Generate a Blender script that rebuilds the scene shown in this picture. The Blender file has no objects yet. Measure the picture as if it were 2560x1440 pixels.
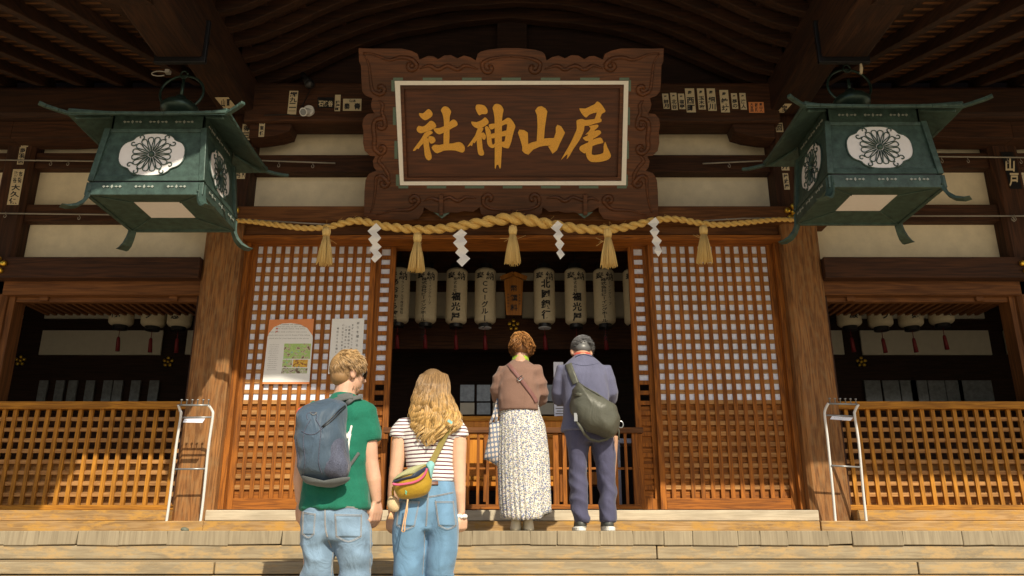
import bpy, bmesh, math, random
from mathutils import Vector, Matrix, noise
from mathutils.geometry import tessellate_polygon
from mathutils.bvhtree import BVHTree
random.seed(7)
S = bpy.context.scene
COL = S.collection
PI = math.pi
R = math.radians
TH = R(17.4); CT = math.cos(TH); ST = math.sin(TH); F = 2000.0
# ---------------------------------------------------------------- camera
cd = bpy.data.cameras.new('camera'); cam = bpy.data.objects.new('camera', cd); COL.objects.link(cam)
cam.location = (0, 0, 0); cam.rotation_euler = (R(90) + TH, 0, 0)
cd.sensor_width = 36.0; cd.lens = 28.125; cd.clip_start = 0.05; cd.clip_end = 2000
S.camera = cam
# ---------------------------------------------------------------- light
SUNV = Vector((-0.42, 1.0, -0.88)).normalized()
w = bpy.data.worlds.new('World'); S.world = w; w.use_nodes = True
nt = w.node_tree; bg = nt.nodes['Background']
sky = nt.nodes.new('ShaderNodeTexSky'); sky.sky_type = 'NISHITA'; sky.sun_disc = False
sky.sun_elevation = math.asin(-SUNV.z); sky.sun_rotation = math.atan2(-SUNV.x, -SUNV.y)
sky.air_density = 1.0; sky.dust_density = 2.0; sky.ozone_density = 0.6
nt.links.new(sky.outputs[0], bg.inputs[0]); bg.inputs[1].default_value = 0.10
sl = bpy.data.lights.new('sun', 'SUN'); so = bpy.data.objects.new('sun', sl); COL.objects.link(so)
sl.energy = 5.0; sl.angle = R(0.55); sl.color = (1.0, 0.90, 0.70)
so.rotation_euler = SUNV.to_track_quat('-Z', 'Y').to_euler(); so.location = (5, -12, 10)
S.view_settings.view_transform = 'Standard'; S.view_settings.look = 'None'
S.view_settings.exposure = 0.08; S.view_settings.gamma = 1.0
S.cycles.max_bounces = 8; S.cycles.diffuse_bounces = 5; S.cycles.glossy_bounces = 3
S.cycles.use_denoising = True
# ---------------------------------------------------------------- pixel ray -> world point at depth Y
def W(x, y, Y):
    u = (x - 1280) / F; v = (720 - y) / F
    t = Y / (CT - v * ST)
    return Vector((u * t, Y, (ST + v * CT) * t))
def ZY(y, Y): return W(1280, y, Y).z
def raydir(x, y):
    u = (x - 1280) / F; v = (720 - y) / F
    return Vector((u, CT - v * ST, ST + v * CT)).normalized()
# ---------------------------------------------------------------- objects
def tag(o, label=None, cat=None, group=None, kind=None):
    if label: o['label'] = label
    if cat: o['category'] = cat
    if group: o['group'] = group
    if kind: o['kind'] = kind
    return o
def empty(name, loc, label, cat, group=None, kind=None):
    o = bpy.data.objects.new(name, None); COL.objects.link(o); o.location = loc; o.empty_display_size = .1
    return tag(o, label, cat, group, kind)
def link(name, me, mat, parent=None, smooth=False, bevel=0):
    o = bpy.data.objects.new(name, me); COL.objects.link(o)
    if mat is not None:
        ms = mat if isinstance(mat, (list, tuple)) else [mat]
        if len(ms) == 1: me.materials.clear()
        for m in ms: me.materials.append(m)
    if parent is not None:
        o.parent = parent
        if parent.type == 'EMPTY': o.location = -Vector(parent.location)
    if smooth:
        me.polygons.foreach_set('use_smooth', [True] * len(me.polygons))
    if bevel:
        b = o.modifiers.new('bevel', 'BEVEL'); b.width = bevel; b.segments = 2; b.limit_method = 'ANGLE'; b.angle_limit = R(50)
    return o
def copy_tree(o, parent=None):
    c = o.copy(); COL.objects.link(c); c.parent = parent
    for ch in list(o.children): copy_tree(ch, c)
    return c
class MB:
    def __init__(s): s.v = []; s.f = []; s.mi = []
    def add(s, vs, fs, mi=0):
        n = len(s.v); s.v += [Vector(p) for p in vs]; s.f += [[i + n for i in f] for f in fs]; s.mi += [mi] * len(fs)
    def box(s, x0, x1, y0, y1, z0, z1, mi=0):
        if x0 > x1: x0, x1 = x1, x0
        if y0 > y1: y0, y1 = y1, y0
        if z0 > z1: z0, z1 = z1, z0
        s.add([(x0,y0,z0),(x1,y0,z0),(x1,y1,z0),(x0,y1,z0),(x0,y0,z1),(x1,y0,z1),(x1,y1,z1),(x0,y1,z1)],
              [(0,3,2,1),(4,5,6,7),(0,1,5,4),(1,2,6,5),(2,3,7,6),(3,0,4,7)], mi)
    def bar(s, a, b, w, h, up=Vector((0,0,1)), mi=0):
        a = Vector(a); b = Vector(b); d = (b - a).normalized(); r = d.cross(up).normalized(); u = r.cross(d)
        vs = []
        for p in (a, b):
            for sx, sz in ((-1,-1),(1,-1),(1,1),(-1,1)): vs.append(p + r * sx * w / 2 + u * sz * h / 2)
        s.add(vs, [(0,1,2,3),(7,6,5,4),(0,4,5,1),(1,5,6,2),(2,6,7,3),(3,7,4,0)], mi)
    def tube(s, pts, rad, n=10, cap=True, mi=0, sq=None):
        pts = [Vector(p) for p in pts]; m = len(pts)
        if not isinstance(rad, (list, tuple)): rad = [rad] * m
        T = []
        for i in range(m):
            d = pts[min(i + 1, m - 1)] - pts[max(i - 1, 0)]
            T.append(d.normalized() if d.length > 1e-9 else Vector((0, 0, 1)))
        ref = Vector((0, 1, 0)) if abs(T[0].y) < .9 else Vector((1, 0, 0))
        N = T[0].cross(ref).normalized(); vs = []; fs = []
        for i in range(m):
            if i: N = (N - T[i] * N.dot(T[i])).normalized()
            B = T[i].cross(N)
            for k in range(n):
                a = 2 * PI * k / n; c, q = math.cos(a), math.sin(a)
                if sq: q *= sq
                vs.append(pts[i] + (N * c + B * q) * rad[i])
        for i in range(m - 1):
            for k in range(n):
                k2 = (k + 1) % n; fs.append((i*n+k, i*n+k2, (i+1)*n+k2, (i+1)*n+k))
        if cap:
            fs.append(tuple(range(n - 1, -1, -1))); fs.append(tuple((m-1)*n + k for k in range(n)))
        s.add(vs, fs, mi)
    def loft(s, rings, n=24, p=2.0, mi=0, cap=True):
        """rings: (cx, cy, cz, rx, ry)"""
        vs = []; fs = []
        for r in rings:
            cx, cy, cz, rx, ry = r[:5]
            for k in range(n):
                a = 2 * PI * k / n; c, q = math.cos(a), math.sin(a)
                e = 2.0 / p
                vs.append((cx + rx * math.copysign(abs(c) ** e, c), cy + ry * math.copysign(abs(q) ** e, q), cz))
        m = len(rings)
        for i in range(m - 1):
            for k in range(n):
                k2 = (k + 1) % n; fs.append((i*n+k, i*n+k2, (i+1)*n+k2, (i+1)*n+k))
        if cap:
            fs.append(tuple(range(n - 1, -1, -1))); fs.append(tuple((m-1)*n + k for k in range(n)))
        s.add(vs, fs, mi)
    def ball(s, c, rx, ry=None, rz=None, n=16, m=10, rot=None, mi=0):
        ry = rx if ry is None else ry; rz = rx if rz is None else rz; c = Vector(c); vs = []; fs = []
        for i in range(1, m):
            t = PI * i / m
            for k in range(n):
                a = 2 * PI * k / n
                q = Vector((rx * math.sin(t) * math.cos(a), ry * math.sin(t) * math.sin(a), rz * math.cos(t)))
                if rot: q = rot @ q
                vs.append(c + q)
        for zz in (rz, -rz):
            q = Vector((0, 0, zz)); vs.append(c + (rot @ q if rot else q))
        T = len(vs) - 2
        for i in range(m - 2):
            for k in range(n):
                k2 = (k + 1) % n; fs.append((i*n+k, (i+1)*n+k, (i+1)*n+k2, i*n+k2))
        for k in range(n):
            k2 = (k + 1) % n; fs.append((T, k, k2)); fs.append((T + 1, (m-2)*n+k2, (m-2)*n+k))
        s.add(vs, fs, mi)
    def prism(s, loops, fn, d0, d1, mi=0, side=True):
        """loops: list of 2D loops (first outer, rest holes); fn(a,b,d)->point"""
        if not isinstance(loops[0][0], (list, tuple)) : loops = [loops]
        flat = [p for l in loops for p in l]
        tris = tessellate_polygon([[Vector((p[0], p[1], 0)) for p in l] for l in loops])
        n = len(flat); vs = [fn(a, b, d0) for a, b in flat] + [fn(a, b, d1) for a, b in flat]
        fs = [tuple(t) for t in tris] + [tuple(i + n for i in reversed(t)) for t in tris]
        if side:
            o = 0
            for l in loops:
                m = len(l)
                for i in range(m): j = (i + 1) % m; fs.append((o+i, o+j, n+o+j, n+o+i))
                o += m
        s.add(vs, fs, mi)
    def mesh(s, name='mesh', fix=True):
        me = bpy.data.meshes.new(name); me.from_pydata([tuple(p) for p in s.v], [], s.f)
        if any(s.mi): me.polygons.foreach_set('material_index', s.mi)
        if fix:
            b = bmesh.new(); b.from_mesh(me); bmesh.ops.recalc_face_normals(b, faces=b.faces); b.to_mesh(me); b.free()
        me.update(); return me
    def build(s, name, mat, parent=None, smooth=False, bevel=0):
        return link(name, s.mesh(name), mat, parent, smooth, bevel)
def smooth_angle(o, deg=40):
    me = o.data
    me.polygons.foreach_set('use_smooth', [True] * len(me.polygons))
    try: me.set_sharp_from_angle(angle=R(deg))
    except Exception: pass
def crom(pts, k=4, closed=True):
    out = []; n = len(pts)
    for i in range(n if closed else n - 1):
        if closed: p0, p1, p2, p3 = pts[i-1], pts[i], pts[(i+1) % n], pts[(i+2) % n]
        else: p0, p1, p2, p3 = pts[max(i-1,0)], pts[i], pts[i+1], pts[min(i+2,n-1)]
        for j in range(k):
            t = j / k
            out.append(tuple(.5 * (2*b + (c-a)*t + (2*a-5*b+4*c-d)*t*t + (-a+3*b-3*c+d)*t**3) for a, b, c, d in zip(p0, p1, p2, p3)))
    if not closed: out.append(tuple(pts[-1]))
    return out
def lerp(tab, x):
    if x <= tab[0][0]: return tab[0][1]
    for (a, p), (b, q) in zip(tab, tab[1:]):
        if x <= b: return p + (q - p) * (x - a) / (b - a)
    return tab[-1][1]
# text as a mesh: fn maps (a, b) in text metres to a world point
FONTS = {}
def text_mesh(txt, size, bold=0.0, shear=0.0, extrude=0.0):
    cu = bpy.data.curves.new('t', 'FONT'); cu.body = txt; cu.size = size; cu.offset = bold * size
    cu.align_x = 'CENTER'; cu.align_y = 'CENTER'; cu.resolution_u = 2; cu.shear = shear
    o = bpy.data.objects.new('t', cu); COL.objects.link(o)
    dg = bpy.context.evaluated_depsgraph_get(); dg.update()
    me = bpy.data.meshes.new_from_object(o.evaluated_get(dg))
    vs = [v.co.copy() for v in me.vertices]; fs = [tuple(p.vertices) for p in me.polygons]
    bpy.data.objects.remove(o); bpy.data.curves.remove(cu); bpy.data.meshes.remove(me)
    if vs:
        cx = (min(v.x for v in vs) + max(v.x for v in vs)) / 2; cy = (min(v.y for v in vs) + max(v.y for v in vs)) / 2
        vs = [Vector((v.x - cx, v.y - cy, 0)) for v in vs]
    return vs, fs
def write(mb, txt, size, fn, cx=0, cy=0, vertical=False, pitch=1.0, bold=.02, sx=1.0, sy=1.0, fit=None, mi=0):
    """fit=(w,h): each text run or glyph squeezed into the box"""
    if vertical:
        n = len(txt)
        for i, ch in enumerate(txt):
            if ch == ' ': continue
            vs, fs = text_mesh(ch, size * .84, bold)
            rot = ch in 'ー―'
            y = cy + (n / 2 - i - .5) * size * pitch
            mb.add([fn(cx + (-v.y if rot else v.x) * sx, y + (v.x if rot else v.y) * sy) for v in vs], fs, mi)
    else:
        vs, fs = text_mesh(txt, size, bold)
        if fit and vs:
            w = max(v.x for v in vs) * 2; h = max(v.y for v in vs) * 2
            sx, sy = fit[0] / max(w, 1e-6), fit[1] / max(h, 1e-6)
        mb.add([fn(cx + v.x * sx, cy + v.y * sy) for v in vs], fs, mi)
# ================================================================ materials
def mat_base(name):
    m = bpy.data.materials.new(name); m.use_nodes = True
    nt = m.node_tree; b = nt.nodes['Principled BSDF']; return m, nt, b
def node(nt, t, **k):
    n = nt.nodes.new(t)
    for a, v in k.items(): setattr(n, a, v)
    return n
def ramp(nt, stops, interp='LINEAR'):
    r = nt.nodes.new('ShaderNodeValToRGB'); r.color_ramp.interpolation = interp
    e = r.color_ramp.elements
    while len(e) < len(stops): e.new(.5)
    for i, (p, c) in enumerate(stops):
        e[i].position = p; e[i].color = (c[0], c[1], c[2], 1)
    return r
def coords(nt, scale, obj=True, rot=None):
    tc = nt.nodes.new('ShaderNodeTexCoord'); mp = nt.nodes.new('ShaderNodeMapping')
    mp.inputs['Scale'].default_value = scale
    if rot: mp.inputs['Rotation'].default_value = rot
    nt.links.new(tc.outputs['Object'], mp.inputs[0]); return mp
def mul(c, k): return tuple(min(1, x * k) for x in c)
def plain(name, c, rough=.7, var=.12, sc=6.0, bump=0, bsc=60, metal=0, spec=.5, sheen=0, ao=None):
    m, nt, b = mat_base(name); L = nt.links.new
    mp = coords(nt, (sc, sc, sc)); n = node(nt, 'ShaderNodeTexNoise'); n.inputs['Detail'].default_value = 6; n.inputs['Roughness'].default_value = .65
    L(mp.outputs[0], n.inputs[0])
    r = ramp(nt, [(.3, mul(c, 1 - var)), (.7, mul(c, 1 + var))]); L(n.outputs[0], r.inputs[0]); L(r.outputs[0], b.inputs['Base Color'])
    b.inputs['Roughness'].default_value = rough; b.inputs['Metallic'].default_value = metal
    b.inputs['Specular IOR Level'].default_value = spec
    if sheen: b.inputs['Sheen Weight'].default_value = sheen
    if bump:
        mp2 = coords(nt, (bsc,) * 3); n2 = node(nt, 'ShaderNodeTexNoise'); n2.inputs['Detail'].default_value = 4; L(mp2.outputs[0], n2.inputs[0])
        bp = node(nt, 'ShaderNodeBump'); bp.inputs['Strength'].default_value = bump; bp.inputs['Distance'].default_value = .01
        L(n2.outputs[0], bp.inputs['Height']); L(bp.outputs[0], b.inputs['Normal'])
    return m
def wood(name, c1, c2, axis='x', sc=1.0, rough=.75, stain=None, bump=.35, grey=None, grain=1.0, tint=.18):
    """c1 dark grain, c2 light wood; axis = direction of the grain"""
    m, nt, b = mat_base(name); L = nt.links.new
    i = 'xyz'.index(axis); s = [9.0 * sc] * 3; s[i] = .7 * sc
    mp = coords(nt, s); oi = node(nt, 'ShaderNodeObjectInfo')
    off = node(nt, 'ShaderNodeVectorMath', operation='SCALE'); cv = node(nt, 'ShaderNodeCombineXYZ')
    L(oi.outputs['Random'], cv.inputs[0]); L(oi.outputs['Random'], cv.inputs[1]); L(oi.outputs['Random'], cv.inputs[2])
    L(cv.outputs[0], off.inputs[0]); off.inputs['Scale'].default_value = 37.0
    ad = node(nt, 'ShaderNodeVectorMath', operation='ADD'); L(mp.outputs[0], ad.inputs[0]); L(off.outputs[0], ad.inputs[1])
    n1 = node(nt, 'ShaderNodeTexNoise'); n1.inputs['Scale'].default_value = 1.0; n1.inputs['Detail'].default_value = 3; L(ad.outputs[0], n1.inputs[0])
    # cathedral rings: sine of a distorted field
    mlt = node(nt, 'ShaderNodeMath', operation='MULTIPLY'); L(n1.outputs[0], mlt.inputs[0]); mlt.inputs[1].default_value = 46.0 * grain
    sn = node(nt, 'ShaderNodeMath', operation='SINE'); L(mlt.outputs[0], sn.inputs[0])
    s2 = [160.0 * sc] * 3; s2[i] = 3.0 * sc
    mp2 = coords(nt, s2); n2 = node(nt, 'ShaderNodeTexNoise'); n2.inputs['Scale'].default_value = 1.0; n2.inputs['Detail'].default_value = 4; L(mp2.outputs[0], n2.inputs[0])
    a1 = node(nt, 'ShaderNodeMath', operation='MULTIPLY_ADD'); L(sn.outputs[0], a1.inputs[0]); a1.inputs[1].default_value = .17; L(n2.outputs[0], a1.inputs[2])
    r = ramp(nt, [(.12, c1), (.86, c2)]); L(a1.outputs[0], r.inputs[0])
    # large blotches + per-piece tint
    s3 = [2.2 * sc] * 3; s3[i] = .8 * sc
    mp3 = coords(nt, s3); n3 = node(nt, 'ShaderNodeTexNoise'); n3.inputs['Detail'].default_value = 5; n3.inputs['Scale'].default_value = 1.0; L(mp3.outputs[0], n3.inputs[0])
    r3 = ramp(nt, [(.3, (1 - tint * 1.5,) * 3), (.7, (1 + tint,) * 3)]); L(n3.outputs[0], r3.inputs[0])
    mx = node(nt, 'ShaderNodeMix', data_type='RGBA', blend_type='MULTIPLY'); mx.inputs[0].default_value = 1
    L(r.outputs[0], mx.inputs[6]); L(r3.outputs[0], mx.inputs[7])
    last = mx.outputs[2]
    if stain:
        s4 = [3.5] * 3; s4[i] = 1.2
        mp4 = coords(nt, s4); n4 = node(nt, 'ShaderNodeTexNoise'); n4.inputs['Detail'].default_value = 8; n4.inputs['Roughness'].default_value = .7; L(mp4.outputs[0], n4.inputs[0])
        r4 = ramp(nt, [(.47, (0,) * 3), (.6, (1,) * 3)]); L(n4.outputs[0], r4.inputs[0])
        m4 = node(nt, 'ShaderNodeMix', data_type='RGBA'); L(r4.outputs[0], m4.inputs[0]); L(last, m4.inputs[6]); m4.inputs[7].default_value = (*stain, 1); last = m4.outputs[2]
    if grey:
        mp5 = coords(nt, (5, 5, 2)); n5 = node(nt, 'ShaderNodeTexNoise'); n5.inputs['Detail'].default_value = 7; L(mp5.outputs[0], n5.inputs[0])
        r5 = ramp(nt, [(.45, (0,) * 3), (.75, (.75,) * 3)]); L(n5.outputs[0], r5.inputs[0])
        m5 = node(nt, 'ShaderNodeMix', data_type='RGBA'); L(r5.outputs[0], m5.inputs[0]); L(last, m5.inputs[6]); m5.inputs[7].default_value = (*grey, 1); last = m5.outputs[2]
    L(last, b.inputs['Base Color'])
    b.inputs['Roughness'].default_value = rough; b.inputs['Specular IOR Level'].default_value = .35
    bp = node(nt, 'ShaderNodeBump'); bp.inputs['Strength'].default_value = bump; bp.inputs['Distance'].default_value = .004
    L(a1.outputs[0], bp.inputs['Height']); L(bp.outputs[0], b.inputs['Normal'])
    return m
M = {}
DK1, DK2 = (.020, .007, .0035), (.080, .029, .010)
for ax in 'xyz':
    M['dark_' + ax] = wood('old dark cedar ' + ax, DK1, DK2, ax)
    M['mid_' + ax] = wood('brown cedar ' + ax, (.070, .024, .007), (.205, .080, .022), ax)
    M['door_' + ax] = wood('orange brown cypress ' + ax, (.12, .035, .005), (.41, .135, .014), ax, sc=1.6)
    M['low_' + ax] = wood('golden brown cypress ' + ax, (.21, .080, .008), (.52, .225, .022), ax, sc=1.6)
    M['deck_' + ax] = wood('weathered pale deck wood ' + ax, (.24, .185, .115), (.385, .315, .205), ax, sc=3.4, stain=(.42, .29, .14), bump=.2, grain=.5, tint=.1)
    M['slat_' + ax] = wood('sun bleached slat ' + ax, (.24, .10, .028), (.48, .25, .085), ax, sc=1.6)
    M['sill_' + ax] = wood('weathered sill wood ' + ax, (.25, .135, .045), (.47, .30, .14), ax, sc=2.0, stain=(.46, .25, .06), bump=.3, grain=.7)
    M['grey_' + ax] = wood('bleached grey sill ' + ax, (.42, .35, .25), (.60, .52, .39), ax, sc=2.2, bump=.3, grain=.6)
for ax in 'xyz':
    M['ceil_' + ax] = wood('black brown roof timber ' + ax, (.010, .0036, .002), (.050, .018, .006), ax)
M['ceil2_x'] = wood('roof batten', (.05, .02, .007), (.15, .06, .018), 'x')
M['post'] = wood('round edged cedar post', (.095, .036, .011), (.36, .160, .048), 'z', sc=1.3, grain=1.0, bump=.45, grey=(.27, .16, .07))
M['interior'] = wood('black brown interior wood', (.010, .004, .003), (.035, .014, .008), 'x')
M['end'] = wood('deck board end grain', (.235, .19, .125), (.355, .295, .20), 'z', sc=.9, grain=1.1, bump=.25, tint=.1)
M['plaster'] = plain('ochre white plaster', (.78, .69, .51), .9, .09, 1.6, bump=.05)
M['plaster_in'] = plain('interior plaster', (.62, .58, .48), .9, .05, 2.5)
M['paper'] = plain('shoji paper', (.74, .77, .90), .8, .10, 7)
M['white'] = plain('white painted line', (.80, .77, .70), .6, .04)
M['board'] = wood('lacquered name board', (.040, .011, .004), (.105, .030, .008), 'x', sc=.8, rough=.45, bump=.1, grain=1.3)
M['carved'] = wood('carved plaque frame', (.040, .012, .004), (.135, .044, .013), 'x', rough=.5, bump=.2, tint=.3)
M['greengold'] = plain('green inlay', (.085, .13, .095), .5, .2, 20)
M['goldleaf'] = plain('aged gold leaf', (.70, .36, .05), .5, .22, 28, bump=.15, bsc=90, metal=.25)
M['brass'] = plain('polished gilt brass', (.85, .55, .07), .28, .1, 20, metal=.9)
M['verd'] = plain('green painted bronze', (.044, .080, .068), .5, .42, 3.5, bump=.08, bsc=18, metal=.2)
M['verd_dark'] = plain('dark bronze', (.03, .055, .045), .35, .2, 8, metal=.6)
M['openwork'] = plain('pale openwork', (.30, .33, .30), .5)
M['milk'] = plain('milk white lantern pane', (.78, .76, .77), .45, .03)
M['rope'] = plain('rice straw rope', (.76, .50, .15), .85, .16, 45, bump=.4, bsc=160)
M['straw'] = plain('pale straw tassel', (.80, .58, .23), .85, .18, 90)
M['shide'] = plain('folded white paper', (.82, .80, .78), .8, .02)
M['sticker'] = plain('aged paper sticker', (.62, .52, .34), .8, .14, 30)
M['ink'] = plain('black ink', (.018, .018, .024), .7, .1)
M['inkg'] = plain('faded ink', (.16, .15, .15), .8, .1)
M['inkr'] = plain('red ink', (.55, .06, .04), .7, .1)
M['lanternp'] = plain('paper lantern skin', (.66, .58, .42), .75, .07, 8)
M['black'] = plain('black lacquer', (.012, .012, .014), .35, .1)
M['redt'] = plain('red silk tassel', (.16, .006, .012), .6, .2, 60)
M['wrinked'] = plain('dark wire', (.03, .028, .026), .5)
M['chrome'] = plain('grey painted metal', (.30, .31, .32), .35, .08, metal=.5)
M['tubew'] = plain('white painted steel tube', (.72, .72, .71), .35, .03)
M['rodgrey'] = plain('grey curtain rod', (.33, .30, .25), .5, .1, metal=.3)
M['board2'] = wood('amber board', (.24, .085, .012), (.38, .15, .022), 'z', rough=.5, bump=.1)
M['emaboard'] = wood('orange lacquered board', (.46, .15, .012), (.66, .26, .022), 'z', rough=.5, bump=.1)
M['gravel'] = plain('raked pale gravel ground', (.52, .43, .30), .95, .25, 14, bump=.5, bsc=50)
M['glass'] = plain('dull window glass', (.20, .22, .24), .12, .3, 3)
M['tile'] = plain('grey roof tile', (.10, .10, .11), .6, .15, 4)
M['stone'] = plain('grey green pebble', (.14, .15, .11), .6, .3, 40)
M['poster'] = plain('poster paper', (.80, .80, .79), .6, .02)
M['posto'] = plain('poster orange', (.72, .26, .09), .6, .05)
# boards with two slow shades for the printed photographs
def photo_mat(name, stops, sc=26):
    m, nt, b = mat_base(name); L = nt.links.new
    mp = coords(nt, (sc, sc, sc * 1.3)); v = node(nt, 'ShaderNodeTexNoise'); v.inputs['Scale'].default_value = 1; v.inputs['Detail'].default_value = 3; L(mp.outputs[0], v.inputs[0])
    r = ramp(nt, stops, 'CONSTANT'); L(v.outputs[0], r.inputs[0]); L(r.outputs[0], b.inputs['Base Color']); b.inputs['Roughness'].default_value = .4
    return m
M['ph1'] = photo_mat('print of green robes', [(0, (.16, .08, .04)), (.38, (.55, .48, .34)), (.46, (.36, .55, .15)), (.56, (.45, .62, .2)), (.64, (.30, .5, .40))])
M['ph2'] = photo_mat('print of golden food', [(0, (.25, .10, .02)), (.42, (.7, .38, .03)), (.52, (.75, .5, .04)), (.6, (.16, .25, .22))], 40)
M['ph3'] = photo_mat('print of a room', [(0, (.14, .09, .05)), (.42, (.55, .5, .42)), (.52, (.3, .42, .12)), (.6, (.6, .58, .5))], 36)
# ================================================================ ground, steps, deck
DK = .054                      # top of the deck (camera lens is z = 0)
YD = 5.90                      # front edge of the deck
g = MB(); g.add([(-120, -120, -.85), (120, -120, -.85), (120, 120, -.85), (-120, 120, -.85)], [(0, 1, 2, 3)])
tag(g.build('ground', M['gravel']), kind='structure')
hall = empty('shrine_hall', (0, 7.5, DK), 'dark timber shrine hall with white plaster panels, lattice doors and a deep curved porch roof', 'shrine hall')
def part(mb, name, mat, bevel=0, parent=hall, smooth=False):
    return mb.build(name, mat, parent, smooth, bevel)
def hbeam(name, y0, y1, Yf, dep, x0, x1, mat, bev=.006, dz=0):
    m = MB(); m.box(x0, x1, Yf, Yf + dep, ZY(y1, Yf) + dz, ZY(y0, Yf) + dz); return part(m, name, mat, bev)
# steps: separate timbers with joints
st = empty('wooden_steps', (0, 5.4, -.85), 'weathered wooden steps running the full width below the shrine deck', 'steps')
rng = random.Random(3)
def timber_row(name, Yf, dep, z0, z1, cuts, mat, parent, bev=.006, jit=.004):
    xs = [-6.6] + cuts + [6.6]
    for a, b in zip(xs, xs[1:]):
        m = MB(); j = rng.uniform(-jit, jit)
        m.box(a + .004, b - .004, Yf + j, Yf + dep, z0, z1 + rng.uniform(-jit, 0)); m.build(name, mat, parent, bevel=bev)
ys = [5.35, 4.95, 4.60]; zt = [ZY(1398, YD), 0, 0]; zt[0] = -.138; zt[1] = -.325; zt[2] = -.51
timber_row('step_riser', YD + .012, .1, zt[0] + .003, DK - .096, [-3.9, W(1643, 1380, YD).x, 4.6], M['deck_x'], st)
prev = YD + .1
for k, (yy, zz) in enumerate(zip(ys, zt)):
    cut = [[W(1010, 1410, yy).x - 1.2, W(2296, 1415, yy).x], [-1.2, 2.6], [.6]][k]
    timber_row('step_board', yy, prev - yy + .1, zz - .075, zz, cut, M['deck_x'], st)
    timber_row('step_riser', yy + .01, .1, zz - .186, zz - .079, [c + .9 for c in cut], M['deck_x'], st)
    prev = yy + .1
# deck planks running front to back, end grain to the viewer
xs = [-6.6, -5.9, -5.45]
ends = [-40, 12, 95, 194, 297, 417, 571, 705, 810, 905, 1000, 1085, 1180, 1325, 1393, 1500, 1582, 1660, 1732, 1845, 1900, 1968, 2069, 2130, 2257, 2405, 2480, 2600]
xs = [-6.6, -5.4] + [W(e, 1340, YD).x for e in ends] + [5.2, 6.6]
m = MB(); 
for a, b in zip(xs, xs[1:]):
    if b - a < .02: continue
    t = rng.uniform(.092, .099); jy = rng.uniform(-.003, .002); top = DK - rng.uniform(0, .002)
    sk = rng.uniform(-.003, .003)
    x0, x1 = a + .001, b - .001
    vs = [(x0 + sk, YD + jy, top - t), (x1 + rng.uniform(-.01, .01), YD + jy, top - t + rng.uniform(-.006, .006)), (x1, 7.6, top - t), (x0, 7.6, top - t),
          (x0, YD + jy, top), (x1, YD + jy, top), (x1, 7.6, top), (x0, 7.6, top)]
    m.add(vs, [(0,3,2,1),(4,5,6,7),(0,1,5,4),(1,2,6,5),(2,3,7,6),(3,0,4,7)])
dk = part(m, 'deck', M['end'], .005)
# ================================================================ hall
PX = 2.81; PW = .36            # inner pillars centre and width
PY = 7.28                      # front faces of the pillars
SX = 5.02                      # outer posts
ztop = ZY(205, 7.12)
def pillar(x, w, y0, y1, z0, z1, mat):
    m = MB(); c = .035
    prof = [(x - w/2 + c, y0), (x + w/2 - c, y0), (x + w/2, y0 + c), (x + w/2, y1 - c), (x + w/2 - c, y1), (x - w/2 + c, y1), (x - w/2, y1 - c), (x - w/2, y0 + c)]
    n = 8; m.add([(a, b, z0) for a, b in prof] + [(a, b, z1) for a, b in prof], [tuple(range(n))[::-1], tuple(range(n, 2*n))] + [(i, (i+1) % n, n + (i+1) % n, n + i) for i in range(n)])
    return part(m, 'pillar', mat)
for s in (-1, 1):
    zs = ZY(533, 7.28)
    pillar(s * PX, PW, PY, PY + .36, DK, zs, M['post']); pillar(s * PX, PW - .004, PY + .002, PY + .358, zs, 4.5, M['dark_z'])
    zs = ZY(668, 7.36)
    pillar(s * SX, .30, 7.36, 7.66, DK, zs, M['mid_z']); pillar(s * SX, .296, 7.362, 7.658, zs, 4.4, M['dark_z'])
    pillar(s * 7.3, .30, 7.36, 7.66, DK, 4.4, M['mid_z'])
# sills on the deck
for s in (-1, 1):
    m = MB(); m.box(s * (PX - PW/2 + .01), s * .0, 7.12, 7.5, DK, ZY(1303, 7.12)); part(m, 'sill_beam', M['sill_x'], .008) if s < 0 else None
    m = MB(); m.box(s * (PX - PW/2 + .01), s * 7.2, 7.12, 7.6, DK, ZY(1302, 7.12)); part(m, 'sill_beam', M['sill_x'], .008)
    m = MB(); m.box(s * (PX + PW/2), s * (SX + 2.2), 7.2, 7.6, ZY(1301.5, 7.2), ZY(1275, 7.2)); part(m, 'sill_beam', M['sill_x'], .006)
m = MB(); m.box(.01, PX - PW/2, 7.12, 7.5, DK, ZY(1303, 7.12)); part(m, 'sill_beam', M['sill_x'], .008)
m = MB(); m.box(-PX + PW/2 - .03, PX - PW/2 + .03, 7.2, 7.7, ZY(1302, 7.2), ZY(1275, 7.2)); part(m, 'threshold', M['grey_x'], .008)
IN = PX - PW/2                 # inner edge of the pillars
# horizontal members, centre bay
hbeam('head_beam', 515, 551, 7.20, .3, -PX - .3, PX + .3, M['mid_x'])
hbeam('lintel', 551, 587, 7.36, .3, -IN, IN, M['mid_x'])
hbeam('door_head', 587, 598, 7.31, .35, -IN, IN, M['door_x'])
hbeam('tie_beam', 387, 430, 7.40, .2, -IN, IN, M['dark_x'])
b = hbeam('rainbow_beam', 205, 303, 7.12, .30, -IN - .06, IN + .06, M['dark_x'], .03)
for s in (-1, 1):              # brackets under the rainbow beam
    m = MB(); zb, zt2 = ZY(346, 7.18), ZY(304, 7.12)
    prof = [(IN, zt2), (IN - .42, zt2), (IN - .40, ZY(330, 7.18)), (IN - .28, ZY(339, 7.18)), (IN - .12, ZY(345, 7.18)), (IN, zb)]
    m.prism([prof], lambda a, b_, d: Vector((s * a, d, b_)), 7.17, 7.39); part(m, 'bracket', M['dark_x'], .006)
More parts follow.
